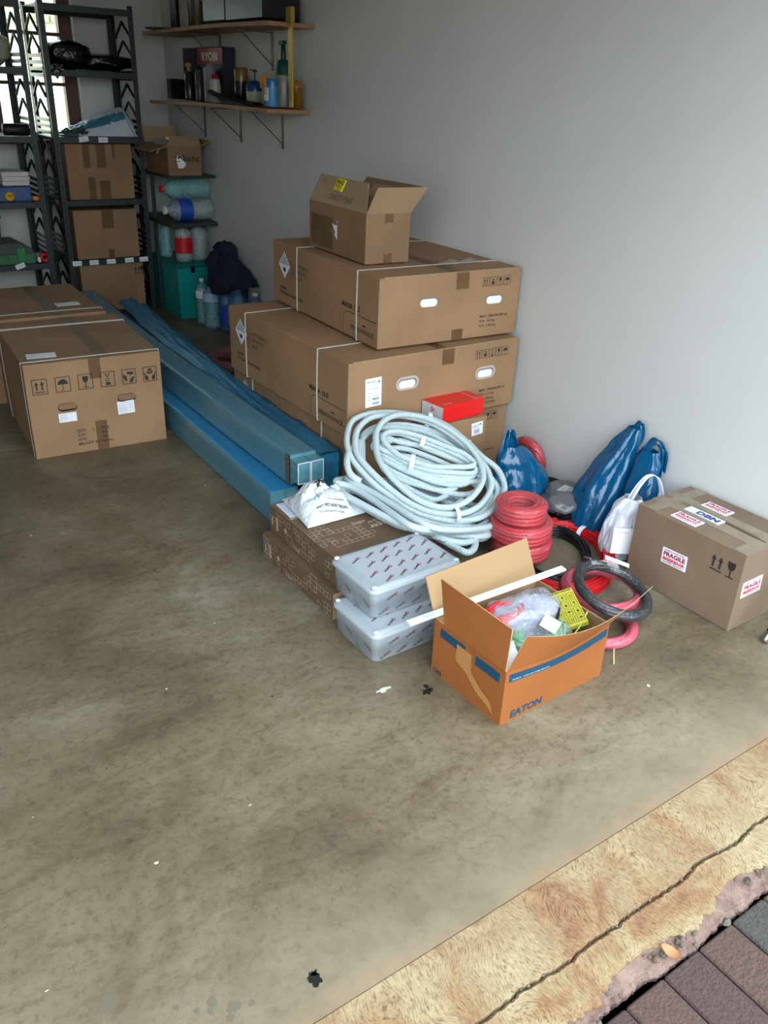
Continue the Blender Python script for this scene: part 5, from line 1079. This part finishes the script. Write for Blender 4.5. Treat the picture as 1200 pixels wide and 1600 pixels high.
# ================================================================== PATTERNED BOXES
def pattern_box(label, loc, size, rz, seed, top):
    w, d, h = size; t = thing('patterned_box', label, 'box', loc, rz, 'brown boxes printed with white squares'); df = wobble(w, d, h, .0012, seed); mb = MB(); shellbox(mb, w, d, h, 0, .002); random.seed(seed)
    def squares(D, W_, H_, n, y0=0.0, keep=None):
        g = .021
        for i in range(int(W_/g)):
            for j in range(int(H_/g)):
                x = i*g; y = y0+j*g
                if keep and not keep(x/W_, y/H_): continue
                q = random.random()
                if q < .60: D.frame(x+random.uniform(0, .003), y+random.uniform(0, .003), g*.92, g*.88, .0012, 0)
                elif q < .66 and i % 2 == 0: D.frame(x, y, g*1.9, g*1.8, .0012, 0)
    D = P2(); squares(D, d-.01, h-.012, 1, .004, lambda a, b: noise.noise(Vector((a*5+seed, b*1.7, 1))) > -.12); D.rect(d*.03, h*.3, .008, .03, 0)
    D.poly([(d*.10, h*.2), (d*.13, h*.2), (d*.115, h*.75), (d*.10, h*.7)], 0); D.text(':hager', d*.36, h*.08, .018, 0, bold=.01)
    D.rect(d*.22, h*.45, .022, .007, 0); D.rect(d*.235, h*.38, .007, .022, 0)
    D.put(mb, *face(w, d, h, 'left'), mmap={0: 1})
    if top:
        D = P2(); squares(D, w*.72, d*.60, 1, .10, lambda a, b: abs(b-.62+a*.28) < .24+.08*noise.noise(Vector((a*6, b*6, 2)))); D.frame(.05, .245, .035, .03, .001, 0)
        D.rect(.005, .34, .035, .008, 0); D.rect(.012, .355, .022, .007, 0)
        D.text(':hager', .295, .200, .026, 0, rot=PI+.0, bold=.01, sx=1.2); D.text(':hager', .305, .150, .042, 0, rot=PI, bold=.02, sx=1.1) if False else None
        D.text(':hager', .165, .205, .024, 0, rot=.0, bold=.01); D.text('hager', .300, .175, .040, 0, rot=PI, bold=.02)
        D.put(mb, *face(w, d, h, 'top'), mmap={0: 1})
    mb.build('box_body', [HAGER, WHITEINK], t, df)
    mb = MB(); mb.box(.0, -.0015, .003, w, .0005, h-.002, 0); mb.build('end_board', [CARDIN], t)
    if top:
        def sl(D):
            for k in range(6): D.rect(.006, .012+k*.013, .04+.02*(k % 3), .0016, 1)
            D.text('Delivery', .008, .10, .010, 1)
        sticker(t, 'shipping_label', (.012, .355, h), (1, 0, 0), (0, 1, 0), (0, 0, 1), .095, .115, sl, [M('blue white paper', (206, 214, 230), .5), GREYINK], df, rot=-.05)
    return t
pattern_box('lower brown box printed with white square outlines, on the floor', (1.160, 1.868, 0), (.325, .475, .098), 0, 3, False)
pattern_box('upper brown box printed with white square outlines, carrying the white bag', (1.188, 1.862, .1005), (.315, .480, .099), 0, 6, True)
# crumpled white bag on top
WBAG = M('white polythene', (206, 214, 218), .34, bump=1.0, bs=30)
t = thing('white_bag', 'crumpled white plastic bag with black print on the patterned box', 'bag', (1.232, 2.232, .2005), -.12)
mb = MB()
def wbf(u, v):
    x = (u-.03)*.235; y = (v-.5)*.24*(1-.25*u); e = math.sin(PI*min(1, max(0, u)))**.6*math.sin(PI*min(1, max(0, v)))**.95
    z = .004+(.105*(1-u*.72)+.018)*e*(1+.35*noise.noise(Vector((u*4, v*4, 2)))) + .014*e*noise.noise(Vector((u*8, v*9, 7))) + .010*e*abs(noise.noise(Vector((u*14, v*11, 1))))
    return Vector((x, y, max(.0008, z)))
mb.grid(wbf, 110, 90); mb.build('bag_body', [WBAG], t)
mb = MB(); D = P2(); D.pline([(0, 0), (.085, -.012), (.12, .0), (.10, .028), (.055, .032), (.035, .022), (.022, .038), (0, .038), (0, 0)], .0018, 0); D.text('SAFETY FIRST REUSE THIS BAG', -.02, -.030, .009, 0, bold=.02); D.text('PLEASE KEEP AWAY FROM CHILDREN', -.015, -.040, .006, 0); D.text('build', .012, .042, .034, 0, bold=.06, sx=.9)
def wz(p): 
    x, y = p; u = x/.235+.03; v = y/(.24*(1-.25*u))+.5; return wbf(u, v).z
PL_ = D.it[:]
for P, F, m, z in PL_:
    if len(P) > 8: mb = MB()
    V = [Vector((a*.95+.06, b-.052, wz((a*.95+.06, b-.052))+.004)) for a, b in P]; mb.add(V, F, 0)
    if len(P) > 8 or (P, F, m, z) == PL_[7]: mb.build('printed_line', [INK], t)


# ================================================================== GREY ENCLOSURES
GREYE = M('light grey polycarbonate', (166, 176, 182), .35); GREYL = M('grey lid moulding', (170, 178, 184), .30)
def rrect(w, d, r, n=6):
    P = []
    for cx, cy, a0 in ((w-r, r, -PI/2), (w-r, d-r, 0), (r, d-r, PI/2), (r, r, PI)):
        for k in range(n+1): a = a0+PI/2*k/n; P.append((cx+r*math.cos(a), cy+r*math.sin(a)))
    return P
def loft(mb, rings, mat=0, cap=True, smooth=True):
    n = len(rings[0]); V = [p for R_ in rings for p in R_]; F = [(i*n+k, i*n+(k+1) % n, (i+1)*n+(k+1) % n, (i+1)*n+k) for i in range(len(rings)-1) for k in range(n)]
    mb.add(V, F, mat, smooth)
    if cap: mb.add(rings[-1], [tuple(range(n))], mat); mb.add(rings[0], [tuple(range(n))[::-1]], mat)
    return mb
def enclosure(label, loc, rz, seed):
    w, d, h = .345, .236, .108; t = thing('grey_enclosure', label, 'enclosure', loc, rz, 'grey junction enclosures in printed film')
    R = lambda ins, z, r=.028: [Vector((x+ins, y+ins, z)) for x, y in rrect(w-2*ins, d-2*ins, max(.004, r-ins*.5))]
    random.seed(seed); PM = [M('red logo ink', (150, 34, 56), .5), M('plum logo ink', (84, 44, 58), .5)]
    def mark(D, x, y, a, s): c, s_ = math.cos(a), math.sin(a); D.text('ALLBRO', x, y, s, 2, rot=a, bold=.03, sx=.9); q = s*3.55; D.ring(x+c*q*.99-s_*s*.3, y+s_*q*.99+c*s*.3, s*.56, s*.16, 1, n=10); D.text('A', x+c*q*.85, y+s_*q*.85, s*.85, 1, rot=a, bold=.03)
    mb = MB(); loft(mb, [R(.016, .0), R(.012, .003), R(.011, .045), R(.008, .046), R(.007, h-.016)], 0)
    D = P2()
    for i in range(7):
        for j in range(2): mark(D, .03+i*.062+j*.03, .012+j*.042, .34, .0095) if .03+i*.062+j*.03 < w-.06 else None
    D.put(mb, (0, .0072, 0), (1, 0, 0), (0, 0, 1), (0, -1, 0), off=.0012)
    D = P2()
    for i in range(4): mark(D, .02+i*.05, .022+(i % 2)*.028, -.45, .0085)
    D.put(mb, (.0072, d-.01, 0), (0, -1, 0), (0, 0, 1), (-1, 0, 0), off=.0012)
    mb.build('enclosure_body', [GREYE]+PM, t)
    mb = MB(); loft(mb, [R(.0, h-.018), R(.0, h-.010), R(.003, h-.008), R(.008, h-.008), R(.011, h-.002), R(.018, h), R(.022, h)], 0)
    D = P2()
    for i in range(-2, 9):
        for j in range(-1, 5):
            x = .012+i*.056+(j % 2)*.028; y = .016+j*.048+i*.006
            if .012 < x < w-.05 and .012 < y < d-.035: mark(D, x, y, .50, .0105)
    D.put(mb, (0, 0, h), (1, 0, 0), (0, 1, 0), (0, 0, 1), off=.0008)
    mb.build('lid', [GREYL]+PM, t)
    for (x, y) in ((.017, .017), (w-.017, .017), (.017, d-.017), (w-.017, d-.017)):
        mb = MB(); mb.lathe([(.008, 0), (.0085, .004), (.006, .0062), (0, .0065)], 12, T=lambda p: p+Vector((x, y, h-.0035))); mb.build('lid_screw', [M('pale screw cap', (206, 214, 218), .3)], t)
    mb = MB(); loft(mb, [R(.006, .001), R(.004, .02), R(.005, .055), R(.001, h-.03), R(-.0015, h-.016), R(-.0015, h-.008), R(.006, h+.0004), R(.03, h+.0008)], 0, cap=False); mb.build('film_wrap', [film('thin clear wrap', (228, 238, 244), .05, .14, .3, 12, gloss=.10)], t)
    return t
enclosure('lower grey enclosure in logo-printed film, on the floor by the orange box', (1.135, 1.600, 0), .02, 1)
enclosure('upper grey enclosure in logo-printed film, with its lid in plain view', (1.165, 1.660, .1105), .02, 2)

# ================================================================== ORANGE OPEN BOX AND CONTENTS
t = thing('orange_box', 'open orange-brown carton with blue bands and raised flaps, in front', 'box', (1.281, 1.211, 0), .03)
w, d, h = .405, .290, .182
def bowf(p):
    k = math.sin(PI*min(1, max(0, p.x/w))); f = min(1, max(0, p.z/h)); fr_ = max(0, 1-p.y/.05) if p.y < .05 else 0
    return p + Vector((0, -.016*k*f*fr_, -.004*k*f*fr_))
OIN = M('orange carton inner', (158, 126, 88), .8)
mb = open_shell(w, d, h, .005, 0, 1, 1)
D = P2(); D.text('EATON', .035, .012, .034, 2, bold=.04, fit=.12); seg = 16
for k in range(seg): D.rect(.012+(w-.02)*k/seg, h-.040, (w-.02)/seg, .026, 2)
D.text('WE BOW - SOLID AND SOME MEANING', .022, h-.036, .008, 3, fit=.13, z=1)
D.put(mb, *face(w, d, h, 'front'))
D = P2(); D.rect(.028, h-.045, .105, .028, 2); D.rect(.175, h-.050, .095, .030, 2); D.text('ON', .010, .006, .022, 2, bold=.04); D.put(mb, *face(w, d, h, 'left'))
mb.build('box_body', [ORANGE, OIN, TEAL, M('pale print', (170, 190, 196), .6)], t, bowf)
mb = MB(); D = P2(); D.poly([(.10, .155), (.16, .155), (.165, .10), (.205, .07), (.245, .055), (.262, .02), (.235, .035), (.19, .05), (.145, .085), (.10, .10)], 0); D.put(mb, *face(w, d, h, 'left'), off=.0016); mb.build('torn_tape', [M('lighter torn board', (168, 118, 66), .7)], t)
om = (ORANGE, OIN, EDGE)
mkflap(((0, 0, h), (0, d-.045, h), (.012, d-.002, h+.128), (.018, .012, h+.118))[::-1], mats=(OIN, ORANGE, EDGE), parent=t, th=.004)
# front flap, bowed outwards
def ff(u, v, o=0):
    hx = w*u; bow = .016*math.sin(PI*u); top = .100+.030*(u-.35)**2*3; x = hx+v*(.035+.030*u); sag = -.0*u
    return Vector((x+o*0, -bow-v*(.022+.045*u)-o*.4, h-.004*math.sin(PI*u)+v*(top-.030*u*0 - .018*math.sin(PI*u))-o*.1))
mb = MB(); mb.grid(lambda u, v: ff(u, v, .004), 18, 6, 0, False); mb.grid(lambda u, v: ff(u, v, 0), 18, 6, 1, False)
mb.grid(lambda u, v: ff(u, 1, .004*v), 18, 2, 2, False); mb.grid(lambda u, v: ff(1, u, .004*v), 6, 2, 2, False); mb.grid(lambda u, v: ff(0, u, .004*v), 6, 2, 2, False)
mb.build('flap', [ORANGE, OIN, EDGE], t)
mb = MB(); mb.grid(lambda u, v: ff(.66+.24*u, .60+.22*u+.055*v, .004)+Vector((0, -.0016, -.0006)), 12, 2, 0, False); mb.build('tape_strip', [WHITE], t)
mkflap(((w, d, h), (0, d, h), (-.01, d+.042, h+.118), (w-.012, d+.050, h+.122)), mats=(OIN, OIN, EDGE), parent=t, th=.004)
mkflap(((w, 0, h), (w, d, h), (w+.035, d-.01, h-.095), (w+.04, .03, h-.10)), mats=(OIN, ORANGE, EDGE), parent=t, th=.004)
OB = Vector((1.281, 1.211, 0))
CLR = film('clear poly bag', (226, 228, 238), .42, .08, .9, 30)
def inbox(x, y, z): return (OB.x+x, OB.y+y, z)
t = thing('clear_bag', 'clear plastic bag filling the back of the orange box', 'bag', inbox(.245, .195, .085)); mb = MB(); lump(mb, (0, 0, .055), (.135, .082, .060), 4, .18, 2.4, 40, 24); mb.build('bag_body', [M('silvery plastic bag', (176, 178, 190), .16, bump=1.0, bs=32, var=.25, vs=24)], t)
mb = MB(); lump(mb, (.0, .0, .06), (.140, .086, .066), 8, .18, 3, 40, 24); mb.build('outer_film', [CLR], t)
t = flat_coil('wire_coil', 'red wires coiled in the orange box, left of the green ones', inbox(.165, .200, .178), .072, .55, .0040, 5, 3, 6, REDW, (1, 0, 0), (0, 1, 0), group=None, cat='wire')
t = flat_coil('wire_coil', 'green wires in clear film coiled in the orange box', inbox(.205, .100, .142), .092, .72, .0038, 7, 5, 7, M('light green wire', (110, 196, 120), .35), (1, 0, 0), (0, 1, 0), cat='wire')
mb = MB(); lump(mb, (0, 0, .022), (.104, .074, .030), 12, .1, 3, 36, 20); mb.build('film_wrap', [CLR], t)
t = thing('booklet', 'yellow-green leaflet pack with black diagrams in the orange box', 'leaflet', inbox(.352, .125, .172), 0, rot=(.12, -.35, -.50))
mb = MB(); mb.box(-.040, -.075, 0, .040, .078, .020, 0, bev=.003); D = P2(); random.seed(3)
for i in range(3):
    for j in range(4): x = -.034+i*.025; y = -.068+j*.032; D.frame(x, y, .020, .026, .001, 0); icon(D, ['glass', 'up', 'umb', 'flame'][(i+j) % 4], x+.003, y+.004, .016, 0, False)
D.text('read the manual', -.036, .066, .010, 0, bold=.02, fit=.07); D.put(mb, (0, 0, .020), (1, 0, 0), (0, 1, 0), (0, 0, 1), mmap={0: 1}); mb.build('leaflet_body', [M('yellow green paper', (186, 180, 60), .5), INK][:2], t)
for k in range(0): pass
t = thing('test_probe', 'black probe with a red end lying across the green wires', 'probe', inbox(.262, .085, .178), 0, rot=(0, -.25, .65)); mb = MB(); mb.tube([(0, 0, 0), (.05, 0, 0), (.075, 0, 0)], lambda s: .006-.0035*s, 8, sm=2); mb.build('handle', [BLACK], t); mb = MB(); mb.tube([(.075, 0, 0), (.098, 0, 0)], .0012, 6, sm=1); mb.build('tip', [STEEL], t)
mb = MB(); lump(mb, (-.02, .02, .008), (.012, .009, .012), 3, .1); mb.build('end', [REDC], t)
mb = MB(); mb.tube([(0, 0, 0), (.05, .012, .015), (.10, .03, .045)], .0022, 6); o = mb.build('earth_wire', [M('yellow green wire', (200, 206, 90), .4)]); o.location = inbox(.265, .035, .160); tag(o, 'thin yellow-green wire sticking up by the leaflet pack', 'wire')
mb = MB(); mb.grid(lambda u, v: Vector((.085*u, .10*v, .012*math.sin(2.5*u)+.05*v)), 6, 6, 0, False); o = mb.build('paper_sheet', [PAPER]); o.location = inbox(.022, .012, .095); o.rotation_euler = (.45, 0, .1); tag(o, 'white paper sheet in the near corner of the orange box', 'paper')
mb = MB(); mb.grid(lambda u, v: Vector((.05*u, .05*v, .01*u)), 3, 3, 0, False); o = mb.build('paper_sheet', [PAPER]); o.location = inbox(.225, .050, .186); o.rotation_euler = (.3, 0, .5); tag(o, 'small folded white paper over the green wires', 'paper')
# white cover strips
def cover(label, a, b, wd=.020, th=.006):
    a, b = Vector(a), Vector(b); L = (b-a).length; u = (b-a).normalized(); s_ = Vector((0, 0, 1)).cross(u).normalized(); n = u.cross(s_); t = thing('cover_strip', label, 'plastic strip', a, 0)
    mb = MB(); q = [Vector((0, 0, 0))+s_*x+n*z+u*y for x in (-wd/2, wd/2) for y in (0, L) for z in (0, th)]; mb.add(q, [(0,1,3,2), (4,6,7,5), (0,4,5,1), (2,3,7,6), (0,2,6,4), (1,5,7,3)]); mb.build('strip', [M('white pvc', (222, 236, 238), .3)], t)
    mb = MB(); D = P2()
    for f in (.12, .55, .88): D.text('LEGRAND', L*f-.02, -.004, .009, 0)
    D.put(mb, n*th, u, s_, n, off=.0008); mb.build('print', [M('pale teal print', (120, 170, 180), .5)], t); return t
cover('long white cover strip lying through the orange box, its end poking out at the left', (1.170, 1.492, .203), (1.700, 1.432, .250), .022)
mb = MB(); mb.tube([(0, 0, .001), (.002, .012, .05)], .0018, 5, sm=1); o = mb.build('wire_end', [M('pale yellow wire', (206, 206, 130), .4)]); o.location = (1.76, 1.235, .0); tag(o, 'short pale wire end beside the right side of the orange box', 'wire')

# ================================================================== FRAGILE CARTON BY THE WALL
w, d, h = .285, .425, .280
t = thing('fragile_carton', 'brown carton with red and white warning stickers, against the wall', 'box', (2.212, 1.160, 0), .0)
df = wobble(w, d, h, .003, 31); mb = MB(); shellbox(mb, w, d, h, 0, .004)
D = P2(); icon(D, 'up', .300, .172, .075, 0, False); icon(D, 'glass', .350, .172, .075, 0, False); D.put(mb, *face(w, d, h, 'left'), mmap={0: 1})
for s_ in (.155, .19): D = P2(); 
mb.build('carton_body', [CARD3, INK], t, df)
def quadtape(q, f): mb = MB(); D = P2(); n = 8; [D.rect(q[0]+(q[2]*k/n if q[2] > q[3] else 0), q[1]+(q[3]*k/n if q[3] >= q[2] else 0), q[2]/n if q[2] > q[3] else q[2], q[3]/n if q[3] >= q[2] else q[3], 0) for k in range(n)]; D.put(mb, *face(w, d, h, f), off=.0009); mb.build('tape', [GTAPE], t, df)
for q, f in (((0, 0, w, .05), 'top'), ((.07, .0, .05, d), 'top'), ((.145, .0, .045, d), 'top'), ((0, d-.075, w, .045), 'top')): quadtape(q, f)
mb = MB(); D = P2(); D.line((.128, .02), (.138, .30), .004, 0, seg=8); D.put(mb, *face(w, d, h, 'top'), off=.0016); mb.build('seam', [DARK], t, df)
STK = [WHITE, REDINK, M('plum red ink', (150, 30, 70), .5)]
def frag(D): D.text('HANDLE WITH CARE', .008, .047, .0065, 2, bold=.03, fit=.08); D.text('FRAGILE', .006, .029, .020, 2, bold=.045, fit=.086); D.text('BREEKBAAR', .006, .0125, .016, 1, bold=.045, fit=.086); D.text('HANTEER VERSIGTIG', .006, .004, .0065, 2, bold=.03, fit=.08)
sticker(t, 'fragile_sticker', (0, d-.135, .118), (0, -1, 0), (0, 0, 1), (-1, 0, 0), .098, .056, frag, STK, df, rot=.05)
sticker(t, 'fragile_sticker', (w, .05, .14), (0, 1, 0), (0, 0, 1), (1, 0, 0), .098, .056, frag, STK, df)
sticker(t, 'fragile_sticker', (.02, -.0, .12), (1, 0, 0), (0, 0, 1), (0, -1, 0), .098, .056, frag, STK, df, rot=.05, off=.002)
sticker(t, 'fragile_sticker', (.018, .305, h), (0, -1, 0), (1, 0, 0), (0, 0, 1), .098, .050, frag, STK, df, off=.003)
sticker(t, 'fragile_sticker', (.175, .30, h), (0, -1, 0), (1, 0, 0), (0, 0, 1), .098, .050, frag, STK, df, off=.003)
def dbn(D): D.text('DBN', .04, .006, .034, 1, bold=.05, fit=.085)
sticker(t, 'destination_label', (.095, .31, h), (0, -1, 0), (1, 0, 0), (0, 0, 1), .135, .040, dbn, [M('bluish label', (214, 222, 236), .4), BLUEINK], df, off=.0034)
# black pole with steel tip
t = thing('tripod_pole', 'black pole with a steel tip at the right edge, beside the warning-sticker carton', 'pole', (2.262, 1.062, 0)); mb = MB(); u = Vector((.16, -.03, .30))
mb.tube([u*.10, u*2.2], .0135, 14, sm=1); mb.build('shaft', [BLACKM], t); mb = MB(); mb.tube([Vector((0, 0, .002)), u*.02, u*.05, u*.11], lambda s: .010+.004*min(1, s*3), 14, sm=1); mb.build('tip', [STEEL], t)

# ================================================================== CARRIER BAGS
def bagmat(name, c, alpha=None, rough=.18):
    m, t = newmat(name); b = t.b; b.inputs['Base Color'].default_value = lin(c); b.inputs['Roughness'].default_value = rough; b.inputs['Specular IOR Level'].default_value = .6
    n = t.noise(t.coord(scale=(1, 1, .30)), 22, 3, .5, .5); t.bump(n, .6, .012); b.inputs['Transmission Weight'].default_value = 0
    if alpha: b.inputs['Alpha'].default_value = alpha
    return m
BLUEBAG = bagmat('blue carrier plastic', (0, 76, 116)); WHITEBAG = bagmat('white carrier plastic', (222, 224, 234), .93, .25)
def carrier(label, c, axis, rad, mat, handles, seed, nf=9, fold=.10, flat=1.0, rot=0, name='carrier_bag', group='blue carrier bags', body=None):
    """lofted bag: axis = list of centre points, rad = list of (rx, ry)"""
    t = thing(name, label, 'bag', c, 0, group); A = spline([Vector(p) for p in axis], 6, False); N = len(A); cr_, sr = math.cos(rot), math.sin(rot)
    def rr(s):
        q = s*(len(rad)-1); i = min(int(q), len(rad)-2); f = q-i; f = f*f*(3-2*f); return (rad[i][0]+(rad[i+1][0]-rad[i][0])*f, rad[i][1]+(rad[i+1][1]-rad[i][1])*f)
    def f(u, v):
        s = v; i = min(int(s*(N-1)), N-2); p = A[i].lerp(A[i+1], s*(N-1)-i); rx, ry = rr(s); a = 2*PI*u
        k = 1+fold*(.35+.9*s)*math.sin(nf*a+seed+2.0*math.sin(3*s+seed))*.6+fold*.8*noise.noise(Vector((math.cos(a)*2.2+seed, math.sin(a)*2.2, s*3)))+fold*.5*noise.noise(Vector((math.cos(a)*6+seed, math.sin(a)*6, s*6)))
        x, y = rx*k*math.cos(a), ry*k*math.sin(a); q = p+Vector((x*cr_-y*sr, x*sr+y*cr_, 0)); q.z = max(q.z, .001); return q
    mb = MB(); mb.grid(f, 84, 34, 0, True, closeu=True); bot = [f(k/84, 0) for k in range(84)]; mb.add(bot, [tuple(range(84))[::-1]]); mb.build('bag_body', [mat], t)
    for hp in handles:
        mb = MB(); P = spline([Vector(p) for p in hp[0]], 8, False); wd = hp[1]; n_ = len(P); hd = Vector(hp[2]).normalized()
        def g(u, v):
            i = min(int(u*(n_-1)), n_-2); p = P[i].lerp(P[i+1], u*(n_-1)-i); k = wd*(1-.45*math.sin(PI*u)); return p+hd*(v-.5)*k+Vector((.004*math.sin(9*v+4*u), .004*math.cos(7*v+5*u), 0))
        mb.grid(g, 24, 7); mb.build('handle', [mat], t)
    return t
carrier('blue carrier bag standing alone beside the large white conduit coil', (2.245, 2.185, .001), [(0, 0, 0), (0, 0, .05), (-.005, .01, .12), (-.02, .02, .20), (-.045, .03, .27)], [(.10, .075), (.148, .10), (.140, .09), (.092, .06), (.035, .028)], BLUEBAG, [([(-.09, .02, .18), (-.08, .03, .27), (-.06, .035, .335), (-.045, .03, .30), (-.03, .02, .20)], .06, (1, -.2, 0)), ([(.0, .01, .22), (-.03, .02, .29), (-.055, .04, .325), (-.07, .04, .27)], .05, (.8, .6, 0))], 1, nf=6, fold=.12)
carrier('tall blue carrier bag leaning on the wall, left of its twin', (2.345, 1.885, .001), [(0, -.01, 0), (.01, 0, .07), (.035, .005, .16), (.07, .0, .25), (.10, -.02, .34), (.125, -.04, .42)], [(.07, .07), (.085, .095), (.075, .095), (.055, .08), (.035, .055), (.018, .028)], BLUEBAG, [([(.10, -.01, .33), (.125, -.03, .40), (.135, -.05, .445), (.13, -.065, .40), (.10, -.05, .33)], .045, (0, 1, .3))], 3, nf=6, fold=.14)
carrier('blue carrier bag leaning on the wall behind the white carrier bag', (2.415, 1.745, .001), [(-.01, 0, 0), (0, 0, .10), (.02, .005, .20), (.035, .01, .30), (.05, .015, .36)], [(.055, .07), (.062, .08), (.055, .075), (.035, .06), (.02, .035)], BLUEBAG, [([(.03, .035, .30), (.055, .03, .37), (.065, .01, .405), (.07, -.03, .37), (.055, -.045, .30)], .045, (0, 1, .2)), ([(.02, .03, .29), (.06, .02, .38), (.062, -.02, .37), (.05, -.04, .28)], .04, (.2, 1, 0))], 5, nf=5, fold=.10)
carrier('white carrier bag with a raised handle, left of the warning-sticker carton', (2.285, 1.695, .001), [(0, 0, 0), (.005, 0, .06), (.012, -.005, .13), (.02, -.005, .19), (.03, -.01, .235)], [(.055, .05), (.080, .065), (.082, .066), (.06, .055), (.03, .03)], WHITEBAG, [([(.02, .0, .20), (.055, -.005, .27), (.085, -.015, .310), (.110, -.035, .305), (.125, -.055, .25), (.115, -.06, .20)], .030, (.1, 1, .2))], 7, nf=5, fold=.13, group=None)
mb = MB(); D = P2(); D.rect(-.04, .0, .085, .10, 0); D.text('GARDENA', -.03, .08, .010, 1, fit=.045); D.put(mb, (0, 0, 0), Vector((.80, -.6, 0)), Vector((.05, .05, 1)).normalized(), Vector((-.6, -.8, .1)).normalized(), off=.0); o = mb.build('paper_packet', [M('white packet', (232, 234, 238), .35, bump=.4, bs=40), M('faint red ink', (206, 120, 130), .5)]); o.location = (2.225, 1.625, .055); tag(o, 'white printed packet against the front of the white carrier bag', 'packet')

# dry leaf and crumbs in the broken edge
mb = MB(); mb.grid(lambda u, v: Vector(((u-.5)*.030*math.sin(PI*min(.98, max(.02, v)))**.6, (v-.5)*.042, .006+.008*(2*u-1)**2-.004*math.sin(PI*v))), 8, 10); o = mb.build('dry_leaf', [M('tan dry leaf', (156, 112, 72), .7)]); o.location = (1.150, .541, -.036); o.rotation_euler = (.2, .1, .5); tag(o, 'curled tan dry leaf lodged at the broken cement edge', 'leaf')
